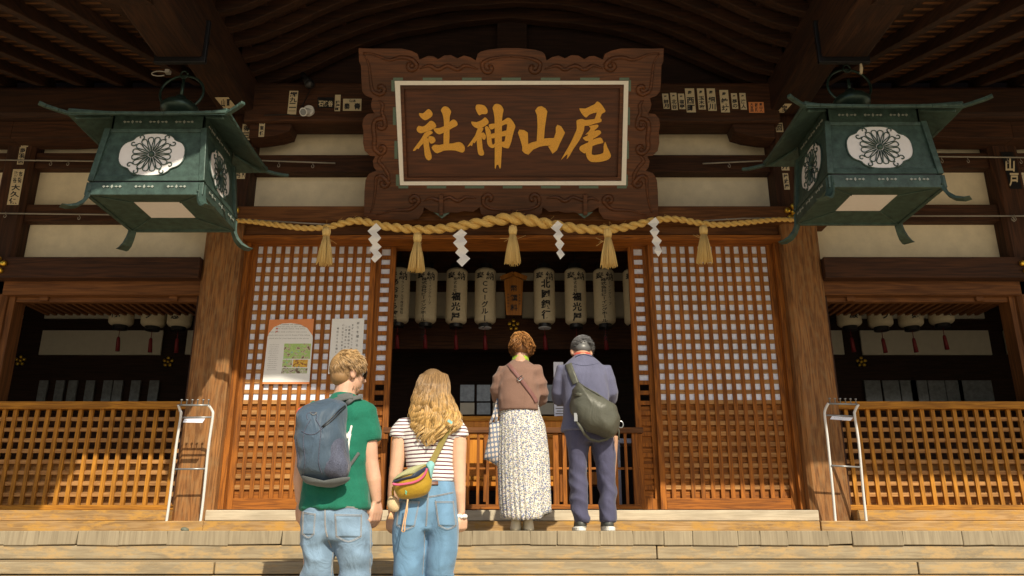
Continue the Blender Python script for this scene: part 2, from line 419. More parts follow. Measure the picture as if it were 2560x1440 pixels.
# plaster
m = MB(); m.box(-IN, IN, 7.53, 7.6, ZY(520, 7.53), ZY(300, 7.53)); part(m, 'plaster_panel', M['plaster'])
# side bays
for s in (-1, 1):
    x0, x1 = s * (PX + PW/2), s * 7.2
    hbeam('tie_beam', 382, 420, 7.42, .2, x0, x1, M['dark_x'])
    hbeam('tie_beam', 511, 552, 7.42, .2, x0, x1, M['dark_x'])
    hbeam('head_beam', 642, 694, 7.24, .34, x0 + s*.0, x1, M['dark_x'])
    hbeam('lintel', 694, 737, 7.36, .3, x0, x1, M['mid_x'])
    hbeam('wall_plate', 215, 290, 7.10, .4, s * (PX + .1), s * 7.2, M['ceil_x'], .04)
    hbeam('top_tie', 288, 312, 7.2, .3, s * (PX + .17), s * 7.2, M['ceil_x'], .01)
    m = MB(); m.box(x0, x1, 7.53, 7.6, ZY(700, 7.53), ZY(290, 7.53)); part(m, 'plaster_panel', M['plaster'])
    for side in (-1, 1):       # bow shaped bracket over the outer post
        m = MB(); zt2 = ZY(305, 7.2); d = 1.05 if side * s < 0 else .9
        prof = [(0, zt2), (d, zt2), (d - .05, ZY(336, 7.2)), (d - .22, ZY(342, 7.2)), (d * .5, ZY(345.5, 7.2)), (0, ZY(346, 7.2))]
        m.prism([prof], lambda a, b_, dd: Vector((s * SX + side * a, dd, b_)), 7.19, 7.45); part(m, 'bracket', M['dark_x'], .006)
    m = MB(); zt2 = ZY(305, 7.2)   # bracket on the pillar, behind the lantern
    prof = [(0, zt2), (.62, zt2), (.60, ZY(330, 7.2)), (.4, ZY(341, 7.2)), (0, ZY(345, 7.2))]
    m.prism([prof], lambda a, b_, dd: Vector((s * (PX + PW/2) + s * a, dd, b_)), 7.19, 7.45); part(m, 'bracket', M['dark_x'], .006)
    # inner jambs of the side opening
    m = MB(); m.box(x0 + s*.0, x0 + s * .05, 7.4, 7.6, DK + .2, ZY(737, 7.4)); part(m, 'jamb', M['dark_z'], .004)
    m = MB(); m.box(s * (SX - .15), s * (SX - .21), 7.42, 7.6, DK + .2, ZY(737, 7.4)); part(m, 'jamb', M['mid_z'], .004)
    m = MB(); m.box(s * (IN - .0), s * (IN - .05), 7.40, 7.66, ZY(1274, 7.4), ZY(598, 7.4)); part(m, 'jamb', M['door_z'], .004)
# low lattice fences in the side bays
def lattice(mb, x0, x1, z0, z1, nx, nz, sw, Yf, back=.022, front=.022, mi=1):
    px = (x1 - x0) / nx; pz = (z1 - z0) / nz
    for i in range(1, nx): c = x0 + i * px; mb.box(c - sw/2, c + sw/2, Yf, Yf + front, z0, z1)
    for j in range(1, nz): c = z0 + j * pz; mb.box(x0, x1, Yf + front*.45, Yf + front*.45 + back, c - sw/2, c + sw/2, mi)
for s in (-1, 1):
    f = empty('lattice_fence', (s * 4.0, 7.45, .2), ('golden brown lattice fence closing the bay left of the doors' if s < 0 else 'golden brown lattice fence closing the bay right of the doors'), 'fence', 'low lattice fences of the side bays')
    a, b_ = s * (PX + PW/2), s * 7.2
    zt2, z0, z1 = ZY(1004, 7.38), ZY(1262, 7.44), ZY(1022, 7.44)
    m = MB(); m.box(a, b_, 7.37, 7.5, ZY(1022, 7.37), ZY(1003, 7.37)); part(m, 'top_rail', M['low_x'], .006, f)
    m = MB(); m.box(a, b_, 7.38, 7.5, ZY(1275, 7.38), ZY(1262, 7.38)); part(m, 'bottom_rail', M['low_x'], .006, f)
    m = MB(); n = int(round(abs(b_ - a) / .0995)); lattice(m, min(a, b_), max(a, b_), z0 - .01, ZY(1022, 7.37) + .01, n, 9, .036, 7.40, .03, .034); part(m, 'lattice', [M['low_z'], M['slat_x']], .003, f)
    m = MB(); m.box(a, b_, 7.475, 7.495, z0 - .01, ZY(1148, 7.475)); part(m, 'back_board', M['slat_x'], 0, f)
    m = MB(); m.box(a, b_, 7.62, 7.64, z0, z1); part(m, 'back_board', M['dark_x'], 0, f)
# sliding lattice doors: thirteen columns, paper above, boards below
ZT, ZB = ZY(617, 7.5), ZY(1246, 7.5); ZP = ZY(1001, 7.5)
def door(x0, x1, nx, Yf, sl, sr, name='lattice_door'):
    ox0, ox1 = x0 + sl, x1 - sr
    m = MB(); m.box(x0, ox0, Yf, Yf + .045, ZY(1274, Yf), ZY(598, Yf)); d = part(m, name, M['door_z'], .004)
    def sub(mm, nm, mat, bev=0): o = mm.build(nm, mat, d, bevel=bev); return o
    m = MB(); m.box(ox1, x1, Yf, Yf + .045, ZY(1274, Yf), ZY(598, Yf)); sub(m, 'stile', M['door_z'], .004)
    m = MB(); m.box(ox0, ox1, Yf + .002, Yf + .043, ZT, ZY(598, Yf)); sub(m, 'top_rail', M['door_x'], .004)
    m = MB(); m.box(ox0, ox1, Yf + .002, Yf + .043, ZY(1274, Yf), ZB); sub(m, 'bottom_rail', M['door_x'], .004)
    m = MB(); p = (ox1 - ox0) / nx if nx else 0
    lattice(m, ox0 - .02, ox1 + .02, ZB, ZT, nx, 25, .039, Yf + .010, .012, .014); sub(m, 'lattice', [M['door_z'], M['slat_x']], .002)
    m = MB(); m.box(ox0, ox1, Yf + .027, Yf + .031, ZP, ZT); sub(m, 'paper', M['paper'])
    m = MB(); m.box(ox0, ox1, Yf + .038, Yf + .043, ZB, ZP); sub(m, 'panel', M['door_x'])
    return d
door(-IN + .05, -1.345, 13, 7.47, .055, .055)
door(1.345, IN - .05, 13, 7.47, .055, .055)
def narrow(x0, x1, s):         # the second leaf showing behind: one column of openings
    Yf = 7.53
    m = MB(); a, b_ = (x0, x0 + .035) if s > 0 else (x1 - .035, x1)
    m.box(x0, x1, Yf + .002, Yf + .04, ZT - .005, ZY(598, Yf))
    m.box(x0, x1, Yf + .002, Yf + .04, ZY(1274, Yf), ZB)
    m.box(x0, x0 + .055, Yf, Yf + .045, ZB - .01, ZT + .01); m.box(x1 - .055, x1, Yf, Yf + .045, ZB - .01, ZT + .01)
    pz = (ZT - ZB) / 25
    for j in range(1, 25): c = ZB + j * pz; m.box(x0 + .05, x1 - .05, Yf + .008, Yf + .03, c - .02, c + .02)
    d = part(m, 'lattice_door', M['door_z'], .003)
    m = MB(); m.box(x0 + .05, x1 - .05, Yf + .032, Yf + .036, ZP + pz * 2, ZT); m.build('paper', M['paper'], d)
    m = MB(); m.box(x0 + .05, x1 - .05, Yf + .030, Yf + .038, ZB, ZP - pz * .5); m.build('panel', M['door_x'], d)
narrow(-1.36, -1.16, -1); narrow(1.16, 1.36, 1)
# ---------------------------------------------------------------- interior
def room(name, x0, x1, y0, y1, z0, z1, mat, bev=0):
    m = MB(); m.box(x0, x1, y0, y1, z0, z1); return part(m, name, mat, bev)
YB = 10.6
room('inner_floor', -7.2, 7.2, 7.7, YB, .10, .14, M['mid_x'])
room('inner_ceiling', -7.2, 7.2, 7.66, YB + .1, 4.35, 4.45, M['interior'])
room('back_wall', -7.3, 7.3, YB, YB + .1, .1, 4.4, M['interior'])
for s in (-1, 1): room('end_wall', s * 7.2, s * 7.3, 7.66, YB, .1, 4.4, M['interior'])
def back(name, x0, y0, x1, y1, Y, mat, th=.03):
    a, b_ = W(x0, y1, Y), W(x1, y0, Y); m = MB(); m.box(a.x, b_.x, Y, Y + th, a.z, b_.z); return part(m, name, mat)
YP = YB - .06
for s in (-1, 1):
    def bx(x): return x if s < 0 else 2566 - x
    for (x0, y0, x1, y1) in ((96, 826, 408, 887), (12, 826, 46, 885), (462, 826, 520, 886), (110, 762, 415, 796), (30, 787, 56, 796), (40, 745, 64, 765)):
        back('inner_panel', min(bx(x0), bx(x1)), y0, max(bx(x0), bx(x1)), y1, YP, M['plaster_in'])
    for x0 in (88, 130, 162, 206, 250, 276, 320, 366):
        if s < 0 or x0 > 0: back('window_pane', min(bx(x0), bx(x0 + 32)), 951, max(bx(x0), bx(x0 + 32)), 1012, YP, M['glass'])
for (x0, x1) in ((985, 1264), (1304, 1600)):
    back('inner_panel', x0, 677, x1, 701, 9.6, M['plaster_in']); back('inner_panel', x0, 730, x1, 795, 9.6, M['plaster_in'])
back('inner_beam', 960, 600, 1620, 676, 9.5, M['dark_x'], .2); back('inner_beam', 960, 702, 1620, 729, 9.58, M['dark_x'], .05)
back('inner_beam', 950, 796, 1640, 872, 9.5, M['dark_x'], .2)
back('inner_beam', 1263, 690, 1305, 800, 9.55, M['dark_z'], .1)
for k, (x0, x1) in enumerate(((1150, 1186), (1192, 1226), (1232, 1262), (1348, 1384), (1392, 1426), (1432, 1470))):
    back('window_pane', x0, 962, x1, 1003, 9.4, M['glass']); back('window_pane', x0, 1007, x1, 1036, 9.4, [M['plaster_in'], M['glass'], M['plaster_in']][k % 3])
# raised lattice shutters hanging under the side lintels
for s in (-1, 1):
    za = ZY(743, 7.5)
    m = MB(); x0, x1 = s * (PX + PW/2 + .06), s * (SX - .21)
    m.box(x0, x1, 7.44, 7.50, ZY(755, 7.44), ZY(743, 7.44)); d = part(m, 'raised_shutter', M['mid_x'], .004)
    m = MB(); zz = ZY(749, 7.47); lo, hi = min(x0, x1), max(x0, x1)
    n = 22
    for i in range(n + 1): c = lo + (hi - lo) * i / n; m.bar((c, 7.5, zz), (c, 8.0, zz + .0), .03, .03)
    for j in range(0, 6): y = 7.55 + .45 * j / 5; m.box(lo, hi, y - .015, y + .015, zz + .008, zz + .034)
    m.build('lattice', M['mid_y'], d)
    for fx in (.16, .87):
        c = x0 + (x1 - x0) * (1 - fx); m = MB(); m.box(c - .04, c + .04, 7.41, 7.45, zz - .03, zz + .16); m.build('iron_hook', M['mid_x'], d, bevel=.005)
# ---------------------------------------------------------------- porch roof
ARCH = [(0, 5.27), (.6, 5.23), (1.15, 5.10), (1.5, 4.98), (1.84, 4.82), (2.15, 4.64), (2.4, 4.51), (2.66, 4.43)]
def arch(x, dz=0): return lerp(ARCH, abs(x)) + dz
GY = 7.42                      # gable board behind the rainbow beam
m = MB(); xs = [i * .133 - 2.66 for i in range(41)]
prof = [(-2.66, ztop - .1), (2.66, ztop - .1)] + [(x, arch(x, .3)) for x in reversed(xs)]
m.prism([prof], lambda a, b_, d: Vector((a, d, b_)), GY, GY + .06); part(m, 'gable_board', M['interior'])
for x in (-.0, ):
    m = MB(); m.box(-.16, .16, 7.30, 7.42, ztop - .1, 5.5); part(m, 'king_post', M['interior'], .01)
def rib(Y, dep, h, lo=0, name='curved_rafter', mat='ceil_x'):
    m = MB(); n = 40; vs = []
    for i in range(n + 1):
        x = -2.66 + 5.32 * i / n; z = arch(x) + lo + .012 * math.sin(x * 5 + Y * 9)
        for (dy, dz) in ((0, 0), (dep, 0), (dep, h), (0, h)): vs.append((x, Y + dy, z + dz))
    fs = [(0, 1, 2, 3), (n*4+3, n*4+2, n*4+1, n*4)]
    for i in range(n):
        for k in range(4): k2 = (k + 1) % 4; fs.append((i*4+k, i*4+k2, (i+1)*4+k2, (i+1)*4+k))
    m.add(vs, fs); return part(m, name, M[mat], .008)
yr = 7.30
rib(7.22, .1, .14, -.02)
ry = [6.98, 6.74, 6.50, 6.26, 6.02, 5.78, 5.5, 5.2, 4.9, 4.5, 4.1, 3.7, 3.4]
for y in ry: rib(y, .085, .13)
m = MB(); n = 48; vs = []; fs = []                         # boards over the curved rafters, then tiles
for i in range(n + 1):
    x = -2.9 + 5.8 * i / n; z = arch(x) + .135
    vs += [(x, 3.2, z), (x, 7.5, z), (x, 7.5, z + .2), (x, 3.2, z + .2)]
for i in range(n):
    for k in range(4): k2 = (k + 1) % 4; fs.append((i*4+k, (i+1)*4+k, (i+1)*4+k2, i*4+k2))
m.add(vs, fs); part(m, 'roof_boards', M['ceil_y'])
m = MB()
for i in range(-9, 10):
    x = i * .285; zz = arch(x) + .11
    m.box(x - .03, x + .03, 4.2, 7.4, zz - .0, zz + .03)
part(m, 'batten', M['ceil_y'])
# unseen front board of the curved porch, lower edge shaped to cut the sunlight
SHADE_EDGE = [(-2.9, 4.15), (-2.15, 4.47), (-1.95, 4.55), (-1.4, 4.84), (-1.15, 5.14), (-.9, 5.2), (-.4, 5.22), (.0, 5.12), (.3, 5.02), (.6, 5.0), (1.2, 5.03), (1.7, 4.95), (2.1, 4.8), (2.4, 4.64), (2.9, 4.5)]
m = MB(); prof = [(a, z) for a, z in SHADE_EDGE] + [(x, arch(x) + .4) for x in [2.9 - i * .145 for i in range(41)]]
m.prism([prof], lambda a, b_, d: Vector((a, d, b_)), 3.18, 3.24); part(m, 'shade_bargeboard', M['ceil_x'])
# main eaves either side: straight rafters sloping down towards the viewer
SL = .35; ZE = ZY(217, 7.15)
for s in (-1, 1):
    for i in range(13):
        x = s * (3.18 + i * .40)
        m = MB(); y1 = 4.30; m.bar((x, 7.3, ZE + .06 + .05), (x, y1, ZE + .06 - SL * (7.3 - y1) + .05), .085, .10); part(m, 'rafter', M['ceil_y'], .006)
    m = MB(); n = 22
    for j in range(n):
        y = 4.30 + (7.3 - 4.30) * (j + .5) / n; z = ZE + .06 - SL * (7.3 - y) + .108
        m.bar((s * 2.99, y, z + .012), (s * 8.2, y, z + .012), .06, .028)
    part(m, 'batten', M['ceil2_x'])
    m = MB(); z0 = ZE + .2; z1 = ZE + .2 - SL * (7.4 - 4.22)
    m.add([(s*2.63, 7.4, z0), (s*8.4, 7.4, z0), (s*8.4, 4.22, z1), (s*2.63, 4.22, z1), (s*2.63, 7.4, z0 + .25), (s*8.4, 7.4, z0 + .25), (s*8.4, 4.22, z1 + .2), (s*2.63, 4.22, z1 + .2)],
          [(0,1,2,3),(7,6,5,4),(0,4,5,1),(1,5,6,2),(2,6,7,3),(3,7,4,0)])
    part(m, 'roof_boards', M['ceil_y'])
    m = MB(); m.box(s * 2.63, s * 8.4, 4.18, 4.26, z1 - .10, z1 + .2); part(m, 'eave_board', M['ceil_x'])
    # side wall between porch barrel and main eave
    m = MB(); m.box(s * 2.63, s * 3.0, 3.24, 7.3, 4.44, 4.9); part(m, 'side_beam', M['ceil_y'])
    # tie beam over the pillar and the nose beam carrying the lantern
    m = MB(); m.box(s * 2.60, s * 2.95, 3.24, 7.22, 4.10, 4.46); part(m, 'tie_beam', M['ceil_y'], .02)
    m = MB(); m.box(s * 2.52, s * 2.90, 3.24, 5.66, 3.74, 4.08); part(m, 'lantern_beam', M['ceil_y'], .02)
    m = MB(); m.box(s * 2.50, s * 2.92, 5.66, 5.70, 3.70, 4.10); part(m, 'beam_cap', M['black'], .005)
# main roof body and back, so that light only comes from the front
m = MB(); m.box(-8.4, 8.4, 7.5, 11.2, 4.46, 4.8); m.box(-8.4, 8.4, 10.75, 11.2, -.8, 4.46)
m.box(-8.4, -7.35, 7.66, 10.75, -.8, 4.46); m.box(7.35, 8.4, 7.66, 10.75, -.8, 4.46)
m.box(-2.9, 2.9, 7.5, 7.7, 4.3, 5.6)
part(m, 'roof', M['ceil_x'])
m = MB(); m.box(-7.3, 7.3, 6.2, 10.7, -.85, -.06); part(m, 'underfloor', M['interior'])
# gilt plum blossom nail covers
def blossom(cx, cy, Y, r, parent=hall):
    c = W(cx, cy, Y); m = MB()
    for k in range(6):
        a = R(90 + 72 * k); q = c if k == 5 else c + Vector((math.cos(a), 0, math.sin(a))) * r * .62
        rr = r * .26 if k < 5 else r * .24
        m.tube([q + Vector((0, .0, 0)), q + Vector((0, -.02, 0)), q + Vector((0, -.03, 0)), q + Vector((0, -.034, 0))], [rr * 1.05, rr * 1.05, rr * .85, rr * .4], 14)
    if r > .09: 
        for k in range(5):
            a = R(90 + 72 * k); m.bar(c + Vector((0, -.006, 0)), c + Vector((math.cos(a) * r * .6, -.006, math.sin(a) * r * .6)), .02, .012, Vector((0, 1, 0)))
    part(m, 'nail_cover', M['brass'], smooth=False)
blossom(576, 532, 7.19, .105); blossom(1984, 532, 7.19, .105)
blossom(-6, 664, 7.23, .105); blossom(2572, 664, 7.23, .105)
blossom(1284, 813, 9.49, .085); blossom(421, 905, YB - .02, .085); blossom(2153, 905, YB - .02, .085); blossom(52, 902, YB - .02, .085)
# ================================================================ name board
PB, PT = W(1280, 460, 7.0), W(1280, 202, 6.49)
PU = (PT - PB).normalized(); PN = Vector((1, 0, 0)).cross(PU)   # normal, towards the viewer
def WP(x, y, d=0.0):           # pixel -> point on the tilted board plane, d metres towards the viewer
    r = raydir(x, y); t = PB.dot(PN) / r.dot(PN); return r * t + PN * d
plq = empty('name_board', (0, 7.0, 3.2), 'large carved dark wood name board with four gold characters above the rope', 'name board')
half = [(900,121),(937,122),(976,122),(1008,122),(1030,127),(1046,135),(1051,149),(1060,145),(1072,140),(1085,141),(1097,148),(1112,139),(1129,138),(1145,146),(1161,139),(1177,143),(1190,151),(1195,135),(1203,129),(1219,125),(1241,122),(1262,120.5)]
side = [(901,154),(905.6,164),(907,205),(909,228),(918,239),(934,245),(930.5,260),(933,272.6),(939,282),(921.5,284),(912,295),(909,311),(912,330),(911,356),(915,375),(928,388),(941,389),(935,400),(937.5,416),(944,424),(925,432),(917,448),(914.5,477),(913.5,515.5),(913.5,541)]
bot = [(944,550),(985,546),(1020,549),(1049,544),(1060,528),(1062,515.5),(1078,525),(1097,530),(1110,531),(1123,528),(1145,529),(1161,525),(1184,527),(1200,515.5),(1203,531),(1219,543),(1247,541),(1270,539)]
CX = 1278.0
def mir(l): return [(2 * CX - x, y) for x, y in l]
outline = half + mir(half)[::-1] + mir(side) + mir(bot) + bot[::-1] + side[::-1]
def pl(m, loops, d0, d1): m.prism(loops, lambda a, b, d: WP(a, b, d), d0, d1)
m = MB(); hole = [(990, 202), (1568, 202), (1562, 460), (1003, 460)]
pl(m, [outline, hole], .0, .075); m.build('frame', M['carved'], plq, bevel=.018)
m = MB()
def ridge(pts, r=.023, d=.074):
    q = crom(pts, 4, False); n = len(q); m.tube([WP(x, y, d) for x, y in q], [r * (.35 + .65 * min(1, 5 * i / n, 5 * (n - 1 - i) / n)) for i in range(n)], 8)
def curl(cx, cy, r, a0, turns, sgn):
    n = 16; return [(cx + r * (1 - i / n * .8) * math.cos(a0 + sgn * turns * 2 * PI * i / n), cy + r * (1 - i / n * .8) * math.sin(a0 + sgn * turns * 2 * PI * i / n)) for i in range(n + 1)]
for mm in (lambda l: l, mir):
    ridge(mm([(912,133),(940,137),(975,150),(1003,144),(1030,148),(1044,162)] + curl(1030, 164, 14, 0, .8, 1)))
    ridge(mm([(1052,172),(1075,164),(1097,174),(1120,164),(1145,174),(1165,164),(1195,173)]), .019)
    ridge(mm(curl(1222, 170, 14, PI, .8, -1)[::-1] + [(1207,158),(1225,148),(1252,143),(1278,142)]))
    ridge(mm([(912,135),(925,160),(930,200),(935,226),(950,235)] + curl(954, 222, 13, PI / 2, .8, -1)))
    ridge(mm([(950,250),(960,262),(958,280),(966,300),(965,318)]), .019)
    ridge(mm(curl(955, 312, 11, 0, .7, 1)[::-1] + [(962,296),(942,300),(937,318),(940,345),(939,368),(952,382)] + curl(956, 370, 12, PI / 2, .8, -1)))
    ridge(mm([(960,386),(950,400),(962,415),(974,436),(974,455)]), .019)
    ridge(mm(curl(963, 455, 11, 0, .7, 1)[::-1] + [(958,438),(944,442),(942,465),(938,500),(930,528)]))
    ridge(mm([(945,534),(980,524),(1000,522),(1028,520),(1046,505)] + curl(1036, 498, 13, 0, .85, -1)))
    ridge(mm([(1062,500),(1080,492),(1100,498),(1125,490),(1145,500),(1165,490),(1190,493)]), .019)
    ridge(mm(curl(1222, 494, 13, PI, .8, 1)[::-1] + [(1210,508),(1225,518),(1250,522),(1278,523)]))
m.build('carving', M['carved'], plq, smooth=True)
m = MB(); inn = [(1003, 212.5), (1557, 211), (1551, 450), (1012, 451)]
pl(m, [hole, inn], .04, .088); m.build('white_border', M['white'], plq)
m = MB(); inn2 = [(1012, 222), (1548, 220), (1542, 441), (1020, 442)]
pl(m, [inn, inn2], .03, .07); m.build('inner_moulding', M['carved'], plq)
m = MB(); pl(m, [[(1005, 214), (1556, 212), (1550, 449), (1013, 450)]], .0, .03); m.build('panel', M['board'], plq)
o1 = [(983, 194), (1574, 194), (1569, 468), (997, 468)]
for i in range(7):
    for (ya, yb, xa, xb) in ((194, 201, 986, 1570), (461.5, 468, 999, 1564)):
        if i in (0, 6): w0 = .035
        x = xa + (xb - xa) * i / 6; hw = 24; x0, x1 = max(xa, x - hw), min(xb, x + hw)
        m = MB(); pl(m, [[(x0, ya), (x1, ya), (x1, yb), (x0, yb)]], .070, .080); m.build('green_inlay', M['greengold'], plq)
for i in range(4):
    for (xa, xb) in ((985.5, 997), (1570.5, 1562.5)):
        y = 206 + 250 * i / 3; y0, y1 = max(200, y - 22), min(462, y + 22); xx = xa + (xb - xa) * (y - 202) / 258; q = 4
        m = MB(); pl(m, [[(xx - q, y0), (xx + q, y0), (xx + q, y1), (xx - q, y1)]], .070, .080); m.build('green_inlay', M['greengold'], plq)
K = 7.578
def gl(ox, strokes):
    m = MB()
    for i, sx in enumerate(strokes):
        q = crom([(ox + a / K, 240 + b / K) for a, b in sx], 2) if len(sx) < 26 else [(ox + a / K, 240 + b / K) for a, b in sx]
        pl(m, [q], .028, .038 + .0012 * i)
    m.build('character', M['goldleaf'], plq, bevel=.002)
gl(1020, [[(220,320),(290,325),(340,285),(390,245),(440,270),(472,330),(460,380),(410,420),(335,455),(270,420),(225,365)],
 [(210,560),(280,575),(350,540),(410,480),(450,465),(500,490),(540,550),(530,590),(440,640),(300,690),(240,700),(190,670),(172,620)],
 [(430,650),(475,680),(460,710),(390,760),(340,830),(290,900),(240,950),(205,1000),(180,985),(150,1024),(100,1028),(150,950),(240,830),(290,750),(330,690)],
 [(300,860),(345,790),(400,810),(405,900),(420,1000),(455,1120),(450,1180),(410,1210),(360,1190),(325,1110),(315,1000)],
 [(400,760),(450,755),(500,775),(530,830),(510,870),(460,895),(425,880),(395,810)],
 [(630,265),(670,205),(720,195),(770,215),(820,280),(815,330),(795,400),(790,600),(785,900),(680,910),(690,600),(680,420),(655,320)],
 [(500,610),(600,600),(700,560),(790,490),(860,440),(915,465),(945,520),(930,560),(850,600),(770,650),(680,690),(600,720),(540,690),(505,650)],
 [(455,970),(510,915),(600,920),(700,900),(850,890),(960,865),(1030,890),(1080,960),(1075,1030),(1040,1062),(980,1050),(900,1025),(780,1020),(680,1030),(570,1075),(510,1050)]])
gl(1020, [[(1300,165),(1380,160),(1450,180),(1500,240),(1512,300),(1480,340),(1400,340),(1355,365),(1320,320),(1285,240)],
 [(1200,480),(1300,490),(1400,450),(1460,400),(1510,440),(1530,490),(1510,530),(1430,580),(1350,610),(1290,600),(1230,555)],
 [(1330,600),(1430,600),(1400,680),(1330,800),(1260,890),(1240,870),(1215,945),(1190,925),(1125,960),(1200,850),(1280,730)],
 [(1310,700),(1400,690),(1400,800),(1410,900),(1420,1000),(1447,1070),(1430,1115),(1370,1120),(1330,1070),(1310,900)],
 [(1400,700),(1440,690),(1480,750),(1460,820),(1410,800)],
 [(1605,215),(1640,160),(1690,145),(1760,170),(1810,250),(1800,320),(1785,420),(1780,700),(1780,1000),(1770,1150),(1760,1340),(1735,1360),(1715,1300),(1680,1300),(1660,1365),(1645,1340),(1645,1100),(1645,700),(1640,400),(1615,270)],
 [(1460,590),(1510,570),(1560,640),(1575,720),(1590,860),(1610,920),(1645,890),(1645,960),(1590,978),(1530,940),(1500,870),(1495,780)],
 [(1530,535),(1650,515),(1790,470),(1880,410),(1950,430),(2030,550),(2020,620),(1990,720),(1960,850),(1920,960),(1880,985),(1770,945),(1770,860),(1830,850),(1850,700),(1880,530),(1780,560),(1650,600),(1570,630)],
 [(1570,715),(1780,670),(1860,650),(1860,740),(1780,760),(1570,800)]])
gl(1280, [[(110,690),(140,630),(230,640),(300,690),(305,905),(380,870),(465,850),(480,560),(470,360),(435,270),(490,200),(560,190),(630,230),(668,290),(650,400),(620,600),(605,800),(700,790),(790,790),(825,690),(825,590),(855,540),(930,570),(1000,690),(960,780),(900,900),(850,1020),(765,1088),(730,1030),(680,950),(730,935),(620,935),(520,955),(400,1010),(310,1105),(240,1080),(190,1030),(195,960),(150,800)]])
gl(1280, [[(1270,230),(1380,235),(1500,180),(1560,150),(1610,100),(1680,150),(1760,270),(1740,310),(1690,340),(1655,430),(1560,430),(1600,310),(1460,350),(1410,400),(1370,390),(1310,320)],
 [(1230,450),(1330,430),(1380,450),(1560,430),(1670,420),(1690,460),(1670,490),(1560,520),(1450,560),(1370,560),(1360,640),(1310,760),(1240,880),(1150,1010),(1090,1120),(1030,1190),(1050,1100),(1000,1130),(925,1205),(980,1100),(1050,980),(1120,850),(1180,720),(1220,620),(1215,500)],
 [(1450,570),(1560,540),(1620,540),(1625,580),(1560,640),(1460,700),(1380,730),(1450,660),(1480,600)],
 [(1340,780),(1450,730),(1550,660),(1640,640),(1680,680),(1660,720),(1560,790),(1450,840),(1390,845),(1350,810)],
 [(1270,980),(1310,930),(1440,870),(1550,810),(1670,780),(1710,830),(1720,880),(1640,900),(1520,940),(1420,1010),(1380,1080),(1330,1060),(1280,1020)],
 [(1430,700),(1560,640),(1530,800),(1520,900),(1510,1000),(1505,1100),(1600,1105),(1720,1070),(1725,950),(1755,860),(1800,970),(1865,1110),(1840,1170),(1780,1210),(1650,1240),(1500,1240),(1430,1190),(1395,1100),(1400,1000),(1440,850)]])
for x in (1105, 1461):
    m = MB(); a, b_ = WP(x, 483, .095), WP(x, 534, .095); m.bar(a, b_, .04, .02, PN); m.build('support_bracket', M['carved'], plq, bevel=.004)
    m = MB(); m.prism([[(x - 22, 530), (x + 22, 530), (x, 546)]], lambda a, b_, d: W(a, b_, 7.12 - d), 0, .03); m.build('bracket_foot', M['greengold'], plq)
# ================================================================ straw rope, tassels, paper streamers
RP = [(555,551,6),(620,553,7),(700,563,8),(760,570,8),(815,568,8),(850,560,9),(880,553,10),(905,553,10),(960,565,11),(1000,570,12),(1050,574,12),(1100,572,12.5),(1150,565,13),(1200,557,14.5),(1250,549,16),(1282,546,16.5),(1320,550,16),(1360,558,14.5),(1400,565,14),(1450,572,13),(1500,574,12),(1560,569,11),(1620,555,10),(1660,548,9),(1700,549,8.5),(1750,558,8.5),(1800,562,8),(1880,555,7.5),(1950,549,6.5),(2015,553,6)]
YR = 7.02
rp = crom(RP, 8, False); pts = [W(x, y, YR) for x, y, r in rp]; rad = [r * .0037 for x, y, r in rp]
m = MB(); L = [0]
for a, b_ in zip(pts, pts[1:]): L.append(L[-1] + (b_ - a).length)
ph = [0]
for i in range(1, len(pts)): ph.append(ph[-1] + (L[i] - L[i-1]) / (rad[i] * 4.6) * 2 * PI)
NS = 6; fine = []
for i in range(len(pts) - 1):
    for j in range(3):
        t = j / 3; fine.append((pts[i].lerp(pts[i+1], t), rad[i] * (1-t) + rad[i+1] * t, ph[i] * (1-t) + ph[i+1] * t, (pts[i+1] - pts[i]).normalized()))
for k in range(2):
    for q in range(5):
        P = []; rr = []
        for (p, r, f, d) in fine:
            u = Vector((0, 1, 0)); v = d.cross(u).normalized(); a = f + PI * k
            c = p + (u * math.cos(a) + v * math.sin(a)) * r * .47
            a2 = f * 1.5 + q * 2 * PI / 5; c = c + (u * math.cos(a2) + v * math.sin(a2)) * r * .27
            P.append(c); rr.append(r * .31)
        m.tube(P, rr, 6)
rngr = random.Random(5)
for i in range(70):
    p, r, f, d = rngr.choice(fine); a = rngr.uniform(0, 6.28); q = p + Vector((0, math.cos(a) , math.sin(a))) * r * .9
    m.tube([q, q + Vector((rngr.uniform(-.05, .05), -.01, rngr.uniform(-.03, .04)))], .0012, 3)
tag(m.build('straw_rope', M['rope'], None, smooth=True), 'thick twisted straw rope, fattest at its middle, hung across the whole entrance', 'rope')
m = MB(); m.tube([W(555, 545, 7.06), W(760, 558, 7.06), W(835, 562, 7.06)], .008, 8); tag(m.build('rope_rod', M['rodgrey'], None, smooth=True), 'grey rod behind the left part of the straw rope', 'rod')
m = MB(); m.tube([W(1760, 552, 7.06), W(1860, 546, 7.06), W(2000, 545, 7.06)], .008, 8); tag(m.build('rope_rod', M['rodgrey'], None, smooth=True), 'grey rod behind the right part of the straw rope', 'rod')
